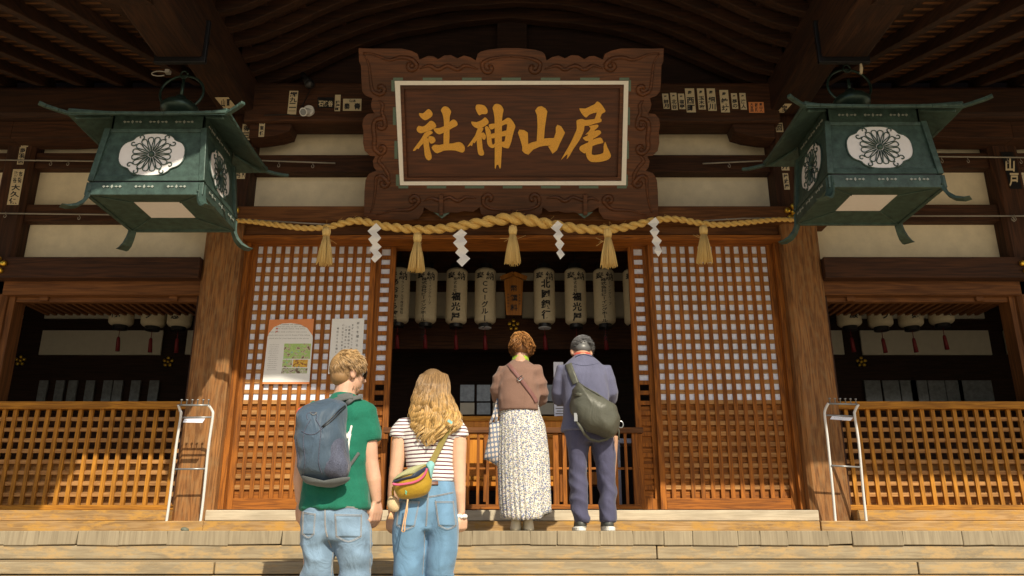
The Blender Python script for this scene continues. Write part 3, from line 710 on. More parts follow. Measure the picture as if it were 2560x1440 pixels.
def tassel(x, y0, y1, hw, label, lean=0):
    r = random.Random(int(x)); base = W(x, y0, YR - .01); H = (base - W(x, y1, YR - .01)).z; sc = .0041
    e = empty('straw_tassel', base, label, 'tassel', 'straw tassels on the rope')
    m = MB(); hd = H * .22
    m.tube([base + Vector((0, 0, .01)), base + Vector((0, 0, -hd * .3)), base + Vector((0, 0, -hd * .75)), base + Vector((0, 0, -hd))], [.018, .036, .034, .028], 10)
    for k in range(9):
        a = k * .7; m.tube([base + Vector((math.cos(a) * .03, math.sin(a) * .03, 0)), base + Vector((math.cos(a) * .036, math.sin(a) * .036, -hd * .5)), base + Vector((math.cos(a) * .028, math.sin(a) * .028, -hd))], .006, 5)
    m.build('tassel_head', M['straw'], e, smooth=True)
    m = MB()
    for k in range(150):
        a = r.uniform(0, 6.28); q = math.sqrt(r.uniform(0.02, 1)); rb = hw * sc * q
        top = base + Vector((math.cos(a) * .026 * q, math.sin(a) * .026 * q, -hd * .9))
        end = base + Vector((math.cos(a) * rb + lean, math.sin(a) * rb * .8, -H * r.uniform(.94, 1.02)))
        mid = top.lerp(end, .5) + Vector((math.cos(a), math.sin(a), 0)) * .006
        m.tube([top, mid, end], [.0025, .003, .0028], 4)
    for k in range(3):
        a = r.uniform(0, 3.1); s0 = base + Vector((0, 0, -hd * 1.2)); m.tube([s0, s0 + Vector((math.cos(a) * .05, -.02, -.03)), s0 + Vector((math.cos(a) * .12, -.03, -.05 + r.uniform(-.03, .06)))], .0016, 3)
    m.build('straw', M['straw'], e, smooth=True)
    m = MB(); m.tube([base + Vector((-.032, -.004, -hd)), base + Vector((0, -.034, -hd)), base + Vector((.032, -.004, -hd))], .005, 6); m.build('binding', M['rope'], e, smooth=True)
tassel(817, 570, 661, 19, 'straw tassel in front of the left lattice door')
tassel(1044, 585, 678, 20, 'straw tassel beside the left door post, before the second paper lantern')
tassel(1282, 566, 660, 19, 'straw tassel under the thick middle of the rope')
tassel(1519, 573, 667, 20, 'straw tassel hanging right of the middle, between two zigzag papers')
tassel(1758, 566, 656, 20, 'straw tassel in front of the right lattice door, straws sticking out', -.01)
ZIG = [[(240,230),(278,272),(243,300),(277,342),(247,375),(280,408),(252,435),(285,472),(230,527),(200,495),(222,468),(188,430),(212,395),(180,350),(208,325),(175,290)],
       [(872,275),(917,307),(890,335),(917,370),(892,402),(928,438),(903,463),(940,495),(878,557),(838,515),(865,488),(828,452),(850,422),(812,378),(838,350),(808,325)],
       [(1590,213),(1630,243),(1602,280),(1633,322),(1608,350),(1640,385),(1614,425),(1643,465),(1610,502),(1580,452),(1600,430),(1570,390),(1588,365),(1557,325),(1580,300),(1540,265)],
       [(2318,187),(2348,225),(2320,258),(2348,292),(2326,325),(2365,362),(2345,392),(2368,440),(2340,483),(2308,435),(2322,412),(2290,370),(2305,340),(2275,292),(2300,268),(2260,235)]]
for i, z in enumerate(ZIG):
    m = MB(); cxm = sum(p[0] for p in z) / 16
    def fz(a, b_, d, z=z, cxm=cxm):
        k = (b_ - z[0][1]) / 300.0
        return W(860 + a / 2.977, 480 + b_ / 2.977, YR - .075 - d + .05 * math.sin(k * 12.6) * .3)
    m.prism([z], fz, 0, .003)
    lab = ['zigzag paper streamer over the right edge of the left lattice door', 'zigzag paper streamer before the third paper lantern, left of the middle tassel', 'narrow zigzag paper streamer right of the middle tassel', 'zigzag paper streamer over the left edge of the right lattice door'][i]
    tag(m.build('paper_streamer', M['shide']), lab, 'paper streamer', 'white paper streamers on the rope')
# ================================================================ hanging bronze lanterns
def bronze_lantern(cx, dz, label):
    # local frame: x right, y away, z up from the base ring bottom (world z ~2.44)
    O = Vector((cx, 5.84, 2.435 + dz)); e = empty('bronze_lantern', O, label, 'lantern', 'green bronze lanterns hung under the porch')
    wb, wt = .415, .370; db, dt = .36, .325       # half widths / half depths of the body
    zb0, zb1, zt0, zt1 = .0, .115, .575, .70     # base band, body, top band
    def P(x, y, z): return O + Vector((x, y, z))
    def quadframe(m, x0, y0, z0, x1, y1, z1, th):  # ring band between two rectangles
        a = [(-x0,-y0),(x0,-y0),(x0,y0),(-x0,y0)]; b = [(-x1,-y1),(x1,-y1),(x1,y1),(-x1,y1)]
        for k in range(4):
            k2 = (k+1) % 4
            A, B, C, D = P(*a[k], z0), P(*a[k2], z0), P(*b[k2], z1), P(*b[k], z1)
            n = (B - A).cross(D - A).normalized() * -th
            m.add([A, B, C, D, A + n, B + n, C + n, D + n], [(0,1,2,3),(7,6,5,4),(0,4,5,1),(1,5,6,2),(2,6,7,3),(3,7,4,0)])
    m = MB(); quadframe(m, wb, db, zb1, wt, dt, zt0, .012); body = m.build('body', M['verd'], e)
    m = MB(); quadframe(m, wb + .026, db + .026, zb0, wb + .022, db + .022, zb1 - .012, .03)
    m.build('base_ring', M['verd'], e, bevel=.003)
    m = MB(); quadframe(m, wb + .006, db + .006, zb1 - .016, wb + .004, db + .004, zb1 + .006, .02); m.build('shadow_gap', M['black'], e)
    m = MB(); quadframe(m, wb + .014, db + .014, zb1 + .004, wb + .006, db + .006, zb1 + .05, .02); m.build('lower_rail', M['verd'], e, bevel=.003)
    m = MB()
    for sx in (-1, 1):
        for zz_ in (.028, zb1 + .028): m.ball(P(sx * (wb - .012), -db - .030 if zz_ < .1 else -db - .014, zz_), .009, n=8, m=6)
    m.build('rivet', M['verd'], e, smooth=True)
    m = MB(); quadframe(m, wt + .01, dt + .01, zt0 - .03, wt + .012, dt + .012, zt0 + .0, .02); quadframe(m, wt - .01, dt - .01, zt0, wt - .01, dt - .01, zt1, .02); m.build('top_ring', M['verd'], e, bevel=.003)
    for sx in (-1, 1):
        for sy in (-1, 1):
            m = MB(); m.bar(P(sx * (wb + .0), sy * (db + .0), zb1), P(sx * wt, sy * dt, zt0), .045, .045, Vector((0, 1, 0))); m.build('corner_post', M['verd'], e, bevel=.004)
    m = MB(); m.add([P(-.18, -.16, .04), P(.18, -.16, .04), P(.18, .16, .04), P(-.18, .16, .04)], [(0,1,2,3)]); m.build('bottom_pane', M['milk'], e)
    m = MB(); a = [(-wb, -db), (wb, -db), (wb, db), (-wb, db)]; b = [(-.18, -.16), (.18, -.16), (.18, .16), (-.18, .16)]
    for k in range(4):
        k2 = (k+1) % 4; A, B, C, D = P(*a[k], .012), P(*a[k2], .012), P(*b[k2], .038), P(*b[k], .038); u = Vector((0, 0, .006))
        m.add([A, B, C, D, A + u, B + u, C + u, D + u], [(0,1,2,3),(7,6,5,4),(0,4,5,1),(1,5,6,2),(2,6,7,3),(3,7,4,0)])
        m.tube([A + Vector((0, 0, -.004)), D + Vector((0, 0, -.004))], .006, 6)
    m.build('bottom_plate', M['verd'], e)
    # medallions on four faces
    def face(side):
        zc = (zb1 + zt0) / 2 + .005
        def f(a, b_, d):
            z = zc + b_; t = (z - zb1) / (zt0 - zb1); hw = wb + (wt - wb) * t; hd = db + (dt - db) * t
            if side == 0: return P(a, -hd - d, z)
            if side == 1: return P(hw + d, a, z)
            if side == 2: return P(-hw - d, -a, z)
            return P(-a, hd + d, z)
        return f
    for side in range(4):
        f = face(side); k = 1.0 if side in (0, 3) else .88
        q = []; A, B = .252, .186
        for (lx, lz, rx_, rz_, t0) in ((.52, 0, .48, .66, -72), (0, .48, .66, .52, 18), (-.52, 0, .48, .66, 108), (0, -.48, .66, .52, 198)):
            for i in range(13):      # four lobed outline
                t = R(t0 + 12 * i); c, s_ = math.cos(t), math.sin(t)
                q.append(((lx + rx_ * math.copysign(abs(c) ** .8, c)) * A * k, (lz + rz_ * math.copysign(abs(s_) ** .8, s_)) * B))
        m = MB(); m.prism([q], f, .003, .006); m.build('milk_pane', M['milk'], e)
        m = MB(); m.tube([f(a, b_, .006) for a, b_ in q + q[:1]], .006, 6, cap=False)
        for i in range(16):
            t = 2 * PI * (i + .5) / 16; loop = []
            for (rr, da) in ((.030, 0), (.085, -.10), (.122, -.165), (.140, -.14), (.148, -.06), (.148, .06), (.140, .14), (.122, .165), (.085, .10), (.030, 0)):
                loop.append(f(math.cos(t + da) * rr * k, math.sin(t + da) * rr, .010))
            m.tube(loop, .0042, 5)
        c0 = f(0, 0, .008); m.ball(c0, .024, n=12, m=8)
        for sx in (-1, 1):
            for sz in (-1, 1):
                for (bx, bz, sg) in ((.126, .099, 1), (.105, .122, -1)):
                    cc = []
                    for i in range(12):
                        u = i / 11; a0 = math.atan2(bz, bx); r2 = .024 * (1 - .62 * u); an = a0 + PI + sg * (-.4 + u * 5.2)
                        cx_ = bx + math.cos(a0 + sg * -.9) * .024 * 1.1; cz_ = bz + math.sin(a0 + sg * -.9) * .024 * 1.1
                        cc.append(f((cx_ + math.cos(an) * r2) * sx * k, (cz_ + math.sin(an) * r2) * sz, .010))
                    m.tube(cc, .0046, 5)
        m.build('chrysanthemum_crest', M['verd'], e, smooth=True)
        for (zz, g_, hwx) in ((zb1 / 2 - (zb1 + zt0) / 2 + .002, 1.0, .24), ((zt0 + zt1) / 2 - (zb1 + zt0) / 2 + .0, .85, .2)):
            for cxo in (-1, 0, 1):
                x0 = cxo * hwx * k; m = MB()
                for (dx, w_, h_) in ((0, .010, .016), (-.03, .014, .007), (.03, .014, .007), (-.055, .012, .011), (.055, .012, .011)):
                    def g2(a, b_, d, f=f, zz=zz):
                        p = f(a, b_ + zz, 0); 
                        if zz < 0: off = .028
                        else: off = .003
                        if side == 0: p.y = O.y - (db + off if zz < 0 else dt - .008 + .001) - d
                        elif side == 3: p.y = O.y + (db + off if zz < 0 else dt - .008 + .001) + d
                        elif side == 1: p.x = O.x + (wb + off if zz < 0 else wt - .008 + .001) + d
                        else: p.x = O.x - (wb + off if zz < 0 else wt - .008 + .001) - d
                        return p
                    m.prism([[(x0 + dx * 1.1 - w_, 0), (x0 + dx * 1.1, h_), (x0 + dx * 1.1 + w_, 0), (x0 + dx * 1.1, -h_)]], g2, -.001, .003)
                m.build('openwork', M['openwork'], e)
    # roof: hipped, soffit sloping down to the eave
    ex, ey, ez = .60, .50, .60
    m = MB(); a = [(-ex,-ey),(ex,-ey),(ex,ey),(-ex,ey)]; b = [(-wt+.01,-dt+.01),(wt-.01,-dt+.01),(wt-.01,dt-.01),(-wt+.01,dt-.01)]
    for k in range(4):
        k2 = (k+1) % 4; A, B, C, D = P(*a[k], ez), P(*a[k2], ez), P(*b[k2], zt1), P(*b[k], zt1); u = Vector((0, 0, .012))
        m.add([A, B, C, D, A + u, B + u, C + u, D + u], [(0,1,2,3),(7,6,5,4),(0,4,5,1),(1,5,6,2),(2,6,7,3),(3,7,4,0)])
    T = [P(-.1,-.1,zt1+.09), P(.1,-.1,zt1+.09), P(.1,.1,zt1+.09), P(-.1,.1,zt1+.09)]
    for k in range(4):
        k2 = (k+1) % 4; A, B = P(*a[k], ez + .03), P(*a[k2], ez + .03); m.add([A, B, T[k2], T[k]], [(0,1,2,3)])
    m.add(T, [(0,1,2,3)])
    roof = m.build('roof', M['verd'], e)
    m = MB()
    for k in range(4):
        k2 = (k+1) % 4; n = 10; pr = []
        for i in range(n + 1):
            t = i / n; lift = .012 * (2 * t - 1) ** 2
            pr.append(P(a[k][0] + (a[k2][0] - a[k][0]) * t, a[k][1] + (a[k2][1] - a[k][1]) * t, ez + .012 + lift))
        for i in range(n): m.bar(pr[i], pr[i+1], .026, .024)
    for sx in (-1, 1):
        for sy in (-1, 1):
            q = [P(sx * ex * .97, sy * ey * .97, ez + .015), P(sx * (ex + .05), sy * (ey + .04), ez + .016), P(sx * (ex + .115), sy * (ey + .09), ez + .022), P(sx * (ex + .155), sy * (ey + .12), ez + .032)]
            for i in range(3): m.bar(q[i], q[i+1], .032, .026)
            m.bar(P(sx * ex, sy * ey, ez + .035), P(sx * .1, sy * .1, zt1 + .105), .035, .03)
            m.bar(P(sx * ex * .93, sy * ey * .93, ez - .008), P(sx * (wt), sy * (dt), zt1 - .02), .02, .02)
    m.build('eave_edge', M['verd'], roof, bevel=.004)
    for sx in (-1, 1):
        for sy in (-1, 1):
            m = MB(); pr = []; d = Vector((sx * .76, sy * .65, 0)).normalized(); base = P(sx * (wb + .005), sy * (db + .005), .03)
            prof = [(0, .06), (.0, 0), (.008, -.045), (.03, -.09), (.07, -.13), (.125, -.152), (.165, -.152)]
            wd = [.055, .055, .06, .065, .075, .085, .09]; th = [.03, .03, .028, .026, .022, .014, .004]
            t = Vector((-d.y, d.x, 0)); vs = []
            for (o_, z_), w_, h_ in zip(prof, wd, th):
                c = base + d * o_ + Vector((0, 0, z_)); nrm = Vector((d.x, d.y, 0)) if z_ > -.06 else Vector((d.x * .5, d.y * .5, .6)).normalized()
                vs += [c - t * w_/2 - nrm * h_/2, c + t * w_/2 - nrm * h_/2, c + t * w_/2 + nrm * h_/2, c - t * w_/2 + nrm * h_/2]
            n = len(prof); fs = [(0,1,2,3), (4*n-1, 4*n-2, 4*n-3, 4*n-4)]
            for i in range(n - 1):
                for k in range(4): k2 = (k+1) % 4; fs.append((i*4+k, i*4+k2, (i+1)*4+k2, (i+1)*4+k))
            m.add(vs, fs); m.build('leg', M['verd'], e, bevel=.003)
    m = MB(); zz = zt1 + .10
    m.loft([(O.x, O.y, O.z + zz + a_, r, r) for a_, r in ((-.01,.14),(.02,.15),(.045,.1),(.06,.07),(.075,.10),(.11,.145),(.15,.15),(.185,.12),(.205,.07),(.215,.05),(.25,.04),(.27,.012))], 24)
    m.build('jewel', M['verd_dark'], e, smooth=True)
    m = MB(); cz = zz + .29; rr = .17
    m.tube([P(math.cos(t) * rr * 1.05, .02 * math.sin(t), cz + .0 + math.sin(t) * rr) for t in [R(-60) + R(300) * i / 28 for i in range(29)]], .011, 8)
    top = 3.70 - O.z
    m.tube([P(0, 0, zz + .24), P(.0, 0, top - .05)], .014, 8); m.tube([P(math.cos(t) * .03, 0, cz + rr + math.sin(t) * .035) for t in [2 * PI * i / 12 for i in range(13)]], .008, 6)
    m.build('hanging_ring', M['verd_dark'], e, smooth=True)
    return e
bronze_lantern(-2.735, 0.0, 'green bronze lantern with chrysanthemum crests hanging on the left, its lower part sunlit')
bronze_lantern(2.80, .06, 'green bronze lantern with chrysanthemum crests hanging on the right, wholly in shade')
m = MB(); c = W(398, 184, 5.6); m.tube([c + Vector((math.cos(t) * .06, 0, math.sin(t) * .022)) for t in [6.28 * i / 16 for i in range(15)]], .005, 5); m.box(c.x + .05, c.x + .085, 5.58, 5.62, c.z + .0, c.z + .03)
tag(m.build('wire_loop', M['rodgrey']), 'loop of pale wire tied beside the ring of the left bronze lantern', 'wire')
m = MB(); c = W(2152, 160, 5.6); m.tube([c, c + Vector((.0, 0, -.04)), c + Vector((-.01, 0, -.09))], [.008, .013, .011], 7); tag(m.build('wire_plug', M['sticker']), 'small pale plug dangling beside the ring of the right bronze lantern', 'plug')
# ================================================================ paper lanterns inside
def paper_lantern(px, ytop, ybot, Y, label, cols, cap=True, tassel_mat='redt', disc=False, rp=26.5, head=True):
    c0, c1 = W(px, ytop, Y), W(px, ybot, Y); zc = Y * CT + c0.z * ST; r = rp * zc / F; X = c0.x
    e = empty('paper_lantern', (X, Y, c1.z), label, 'paper lantern', 'white paper lanterns hung inside the hall')
    m = MB(); H = c0.z - c1.z; rings = []
    rings += [(X, Y, c1.z - .012, r * .62, r * .62), (X, Y, c1.z, r * .84, r * .84), (X, Y, c1.z + .02, r * .97, r * .97)]
    nn = 26
    for i in range(nn): z = c1.z + .03 + (H - .06) * i / (nn - 1); q = r * (1.0 if i % 2 else .985); rings.append((X, Y, z, q, q))
    rings += [(X, Y, c0.z - .02, r * .97, r * .97), (X, Y, c0.z, r * .84, r * .84), (X, Y, c0.z + .012, r * .62, r * .62)]
    m.loft(rings, 32); m.build('paper_body', M['lanternp'], e, smooth=True)
    m = MB(); m.loft([(X, Y, c1.z - .055, r * .60, r * .60), (X, Y, c1.z - .0, r * .62, r * .62)], 24); m.build('bottom_rim', M['black'], e); m = MB(); m.loft([(X, Y, c0.z + .005, r * .62, r * .62), (X, Y, c0.z + .07, r * .6, r * .6)], 24)
    m.tube([(X, Y, c0.z + .06), (X, Y, c0.z + .25)], .006, 6); m.build('top_rim', M['black'], e, smooth=False)
    if disc:
        m = MB(); m.loft([(X, Y, c1.z - .062, r * .58, r * .58), (X, Y, c1.z - .057, r * .6, r * .6)], 24); m.build('lamp_disc', M['paper'], e)
    m = MB(); z = c1.z - .055; m.tube([(X, Y, z), (X, Y, z - .09)], .004, 5); m.tube([(X, Y, z - .09), (X, Y, z - .11), (X + .01, Y, z - .26)], [.012, .02, .026], 8); m.build('tassel', M['redt'], e, smooth=True)
    m = MB(); zm = (c0.z + c1.z) / 2
    def f(a, b_, d=0):
        t = a / r; return Vector((X + math.sin(t) * (r + .004), Y - math.cos(t) * (r + .004), zm + b_))
    if head:
        write(m, '奉', .105, f, -r * .48, H * .5 - .105, bold=.02); write(m, '納', .105, f, r * .48, H * .5 - .105, bold=.02)
    for (txt, cx_, top, size, pitch, bold, sx) in cols:
        n = len(txt); cy = H * (.5 - top) - n * size * pitch / 2
        write(m, txt, size, f, cx_ * r, cy, True, pitch, bold, sx)
    m.build('lettering', M['ink'], e)
    return e
YL = 9.0
BH = [('株式会社ビーイングホールディングス', -.12, .20, .052, .86, .022, 1.5), ('ビーイングループ', .42, .20, .048, .86, .008, .9)]
paper_lantern(1000, 675, 806, YL, 'paper lantern half hidden by the left door post', [('あおぞら薬局', -.25, .21, .10, .98, .03, 1.1), ('グランファルマ株式会社', .45, .2, .045, .9, .01, 1)])
paper_lantern(1068, 676, 806, YL, 'paper lantern with two narrow columns of letters, second from the left door post', BH)
paper_lantern(1143, 676, 808, YL, 'paper lantern lettered with three large characters, left of the orange board', [('株式会社', -.08, .19, .052, .9, .012, .9), ('福光屋', 0, .46, .125, .98, .035, 1)])
paper_lantern(1214, 676, 808, YL, 'paper lantern with latin letters, directly left of the orange board', [('(株)', 0, .17, .085, .6, .01, 1), ('CCIグループ', 0, .25, .095, .88, .025, 1)][1:] , disc=True)
paper_lantern(1360, 676, 808, YL, 'paper lantern lettered with four large characters, directly right of the orange board', [('北國銀行', .1, .22, .128, .97, .035, 1)], disc=True)
paper_lantern(1437, 676, 809, YL, 'paper lantern lettered with three large characters, second right of the orange board', [('株式会社', -.08, .19, .052, .9, .012, .9), ('福光屋', .05, .46, .125, .98, .035, 1)])
paper_lantern(1508, 677, 809, YL, 'paper lantern with two narrow columns of letters, third right of the orange board', BH)
paper_lantern(1582, 678, 810, YL, 'paper lantern half hidden by the right door post', [('スター小倉屋', .05, .2, .10, .98, .02, 1.1)])
for (px, yb, ch, lab) in ((318, 812, '院', 'paper lantern under the left shutter, farthest from the pillar'), (397, 815, 'ク', 'paper lantern under the left shutter, in the middle of three'), (461, 816, '窓', 'paper lantern under the left shutter, beside the left pillar'),
                     (2110, 814, '濃', 'paper lantern under the right shutter, beside the right pillar'), (2187, 816, 'ク', 'paper lantern under the right shutter, second from the pillar'), (2262, 815, '感', 'paper lantern under the right shutter, third from the pillar'), (2337, 808, '会', 'paper lantern under the right shutter, farthest from the pillar')):
    paper_lantern(px, yb - 110, yb, 9.1, lab, [(ch, 0, .70, .12, 1, .03, 1)], rp=29, head=False)
eb = empty('offering_board', (0, 8.7, 2.4), 'orange five sided wooden board with three black characters among the paper lanterns', 'notice board')
m = MB(); m.prism([[(1260,700),(1284,690),(1308,700),(1304,788),(1266,788)]], lambda a, b_, d: W(a, b_, 8.8 - d), 0, .025); m.build('board', M['board2'], eb, bevel=.003)
m = MB(); a, b_, c = W(1251, 696, 8.8), W(1284, 684, 8.8), W(1317, 696, 8.8); m.bar(a, b_, .05, .02, Vector((0, 1, 0)) ); m.bar(b_, c, .05, .02, Vector((0, 1, 0))); m.build('small_roof', M['board2'], eb)
m = MB(); f = lambda a, b_, d=0: Vector((W(1285, 745, 8.77).x + a, 8.765, W(1285, 745, 8.77).z + b_))
write(m, '幣饌料', .10, f, 0, 0, True, 1.15, .012); write(m, '一金玉串料', .03, f, .065, 0, True, 1.2, .0); write(m, '祈願初穂料', .03, f, -.065, -.03, True, 1.2, .0); m.build('lettering', M['ink'], eb)
# ================================================================ railing and offertory box
rl = empty('entrance_railing', (0, 7.36, .2), 'low brown wooden railing with thin balusters across the open doorway', 'railing')
YG = 7.36
def rb(name, x0, y0, x1, y1, mat, Y=YG, dep=.06, par=None, bev=.004):
    a, b_ = W(x0, y1, Y), W(x1, y0, Y); m = MB(); m.box(a.x, b_.x, Y, Y + dep, a.z, b_.z); return m.build(name, mat, par or rl, bevel=bev)
rb('top_rail', 958, 1068, 1608, 1082, M['mid_x'], YG - .02, .1); rb('bottom_rail', 966, 1261, 1604, 1273, M['door_x'])
rb('mid_rail', 972, 1168, 1600, 1174, M['door_x'], YG + .02, .02)
zb_, zt_ = ZY(1262, YG), ZY(1082, YG)
for px, w_ in ((978, 8), (1390, 14), (1412, 10), (1590, 14)):
    X = W(px, 1175, YG + .01).x; m = MB(); hw = w_ * .0018; m.box(X - hw, X + hw, YG + .005, YG + .055, zb_, zt_); m.build('post', M['door_z'], rl, bevel=.003)
for px in [1002, 1026, 1050, 1074, 1098, 1122, 1146, 1170, 1195, 1219, 1243, 1267, 1291, 1315, 1340, 1364, 1443, 1475, 1508, 1541, 1566]:
    X = W(px, 1175, YG + .01).x; m = MB(); m.box(X - .013, X + .013, YG - .001, YG + .018, zb_, zt_); m.build('baluster', M['door_z'], rl, bevel=.002)
ob = empty('offertory_box', (0, 8.3, .14), 'orange wooden offertory box behind the railing', 'offertory box')
YO = 7.76
def ob_(name, x0, y0, x1, y1, mat, Y=YO, dep=.05): return rb(name, x0, y0, x1, y1, mat, Y, dep, ob)
ob_('lid', 1130, 1040, 1420, 1052, M['low_x'], YO - .05, .9); ob_('box_front', 1120, 1052, 1395, 1215, M['emaboard'], YO, .8)
ob_('trim', 1128, 1052, 1420, 1068, M['emaboard'], YO - .03, .03); ob_('trim', 1110, 1088, 1400, 1095, M['low_x'], YO - .02, .02); ob_('trim', 1110, 1190, 1400, 1200, M['low_x'], YO - .02, .02)
for px in (1120, 1208, 1300, 1394): ob_('trim', px, 1068, px + 10, 1255, M['door_z'], YO - .03, .03)
for (x0, y0, x1, y1, mt, nm, lb) in ((1402, 1095, 1424, 1200, 'mid_z', 'narrow_cabinet', 'dark narrow cabinet behind the railing gate'), (1428, 1180, 1530, 1212, 'emaboard', 'small_table', 'orange low table seen between the legs of the man at the railing'), (1540, 1096, 1600, 1108, 'paper', 'white_shelf', 'white shelf in the dark behind the right end of the railing')):
    m = MB(); a, b_ = W(x0, y1, 8.5), W(x1, y0, 8.5); m.box(a.x, b_.x, 8.5, 8.8, a.z, b_.z)
    m.box(a.x + .01, a.x + .04, 8.5, 8.54, .14, a.z); m.box(b_.x - .04, b_.x - .01, 8.5, 8.54, .14, a.z)
    tag(m.build(nm, M[mt], bevel=.004), lb, nm.split('_')[1])
m = MB(); a, b_ = W(1386, 1050, 7.9), W(1408, 905, 7.9); m.box(a.x, b_.x, 7.9, 7.91, a.z, b_.z); nb = m.build('notice_sheet', M['paper'])
tag(nb, 'pale notice sheet standing behind the left arm of the man with the grey bag', 'notice')
m = MB()
for i in range(6):
    p = W(1402, 1008 + i * 6.5, 7.895); m.box(p.x - .05 + .01 * (i % 2), p.x + .05, p.y, p.y + .001, p.z - .004, p.z + .004)
m.build('lettering', M['inkg'], nb)
# ================================================================ posters on the left door
def onz(Y): 
    return lambda a, b_, d: W(a, b_, Y - d)
po = empty('poster', (W(720, 880, 7.46).x, 7.46, 1.3), 'white poster with orange arched top and small photographs, taped to the left lattice door', 'poster')
q = [(673, 799), (785, 797), (773, 960), (656, 960)]
m = MB(); m.prism([q], onz(7.462), 0, .003); m.build('sheet', M['posto'], po)
m = MB(); inner = [(656.5, 955), (669, 842), (672, 834), (685, 818), (705, 809), (727, 807.5), (750, 811), (768, 820), (781, 838), (782, 845), (773.5, 955)]
m.prism([inner], onz(7.4585), 0, .001); m.build('white_field', M['poster'], po)
for (pp, mt) in (([(711, 859), (778, 859), (775, 897), (708, 897)], 'ph1'), ([(707, 899), (731, 899), (729, 918), (705, 918)], 'ph1'), ([(733, 899), (770, 899), (768, 918), (731, 918)], 'ph2'), ([(705, 920), (769, 920), (767, 933.5), (703, 933.5)], 'ph3')):
    m = MB(); m.prism([pp], onz(7.4575), 0, .0005); m.build('photograph', M[mt], po)
m = MB(); yf = 7.4568
def tp(x, y): 
    c = W(x, y, yf); return lambda a, b_, d=0: Vector((c.x + a, yf, c.z + b_))
for i, (x, y, w_, t) in enumerate(((727, 811, .2, 'Osaihai no sahou'), (727, 817, .28, 'How to pray at the shrine'), (727, 822, .28, 'bow deeply twice, clap twice'), (720, 830, .36, 'make your wish and bow once more'), (722, 838, .40, 'please take your turn in front of the railing'), (722, 846, .38, 'thank you for your kind visit to the shrine'))):
    write(m, t, .02, tp(x, y), fit=(w_, .014), bold=.0)
for i in range(13): write(m, 'prayers and charms', .02, tp(686 - i * .55, 862 + i * 5.2), fit=(.09 - .02 * (i % 3 == 2), .009), bold=0)
m.build('lettering', M['inkg'], po)
m = MB(); write(m, '参拝', .03, tp(692, 826), 0, 0, True, 1, .03); m.build('red_seal', M['inkr'], po)
nt2 = empty('handwritten_notice', (W(870, 850, 7.46).x, 7.46, 1.3), 'plain white sheet with columns of handwriting on the left door behind the man', 'notice')
m = MB(); m.prism([[(830.5, 797), (911, 796), (903, 935), (820, 935)]], onz(7.462), 0, .003); m.build('sheet', M['poster'], nt2)
m = MB()
for i, (x, t) in enumerate(((896, '祈りを届ける二つの作法'), (883, 'まず一礼をして鈴を鳴らし'), (875, 'お賽銭を納めてください'), (867, '二拝二拍手一拝の作法で'), (859, '心を込めてお参りください'), (846, '神社からのお願いです'))):
    write(m, t, .026 if i else .034, tp(x - 4, 855 + (4 if i else 8)), 0, 0, True, 1.28, .0)
m.build('lettering', M['ink'], nt2)
# ================================================================ paper stickers
def sticker(x0, y0, x1, y1, Y, txt, label, lean=0, style='w', rows=None, ysk=None):
    """lean: px shift of the foot against the top"""
    q = [(x0, y0), (x1, y0), (x1 + lean, y1), (x0 + lean, y1)]
    mt = {'w': 'sticker', 'k': 'black', 'o': 'posto'}[style]
    f = ysk or (lambda a, b_, d: W(a, b_, Y - d))
    m = MB(); m.prism([q], f, .001, .003); s = tag(m.build('votive_sticker', M[mt]), label, 'sticker', 'votive name stickers pasted on the timbers')
    m = MB(); rows = rows or [(.5, .5, .86, .92, txt)]
    w_, h_ = x1 - x0, y1 - y0
    for (cx_, cy_, fw, fh, t) in rows:
        n = len(t)
        for i, ch in enumerate(t):
            vs, fs = text_mesh(ch, 1.0, .035)
            if not vs: continue
            mw = max(v.x for v in vs) * 2; mh = max(v.y for v in vs) * 2; mw = max(mw, .3); mh = max(mh, .3)
            ch_h = h_ * fh / n; ch_w = w_ * fw; oy = y0 + h_ * (cy_ - fh / 2) + ch_h * (i + .5)
            if mh < .31: mh = 1.6
            ox = x0 + w_ * cx_ + lean * (oy - y0) / h_
            m.add([f(ox + v.x / mw * ch_w * .95, oy - v.y / mh * ch_h * .9, .0036) for v in vs], fs)
    m.build('lettering', M['sticker' if style == 'k' else 'ink'], s)
K1 = 7.115
sticker(724, 227, 746, 286, K1, '', 'tall sticker left of the white spotlight', -6, rows=[(.5, .5, .86, .94, '綱九二一')])
sticker(794, 243, 834, 270, K1, '', 'black splash shaped sticker with pale letters right of the white spotlight', 0, 'k', rows=[(.2, .6, .32, .62, '石'), (.5, .6, .32, .62, '勝'), (.8, .6, .32, .62, '谷')])
sticker(838, 237, 852, 278, K1, '', 'small narrow sticker between the black one and the wide one', -2, rows=[(.5, .66, .86, .62, '藤澤町')])
sticker(858, 247, 904, 277, K1, '', 'wide sticker with latin letters touching the left edge of the carved name board', -1, rows=[(.5, .2, .1, .0001, ''), (.22, .62, .34, .6, '秦'), (.78, .62, .34, .6, '青'), (.38, .17, .1, .24, 'C'), (.46, .17, .08, .24, 'L'), (.54, .17, .1, .24, 'U'), (.63, .17, .1, .24, 'B')])
sticker(649, 302, 663, 342, 7.165, '', 'sticker on the curved bracket beside the left pillar', -3, rows=[(.5, .62, .8, .66, '東條'), (.3, .14, .4, .16, '山'), (.7, .14, .4, .16, '青')])
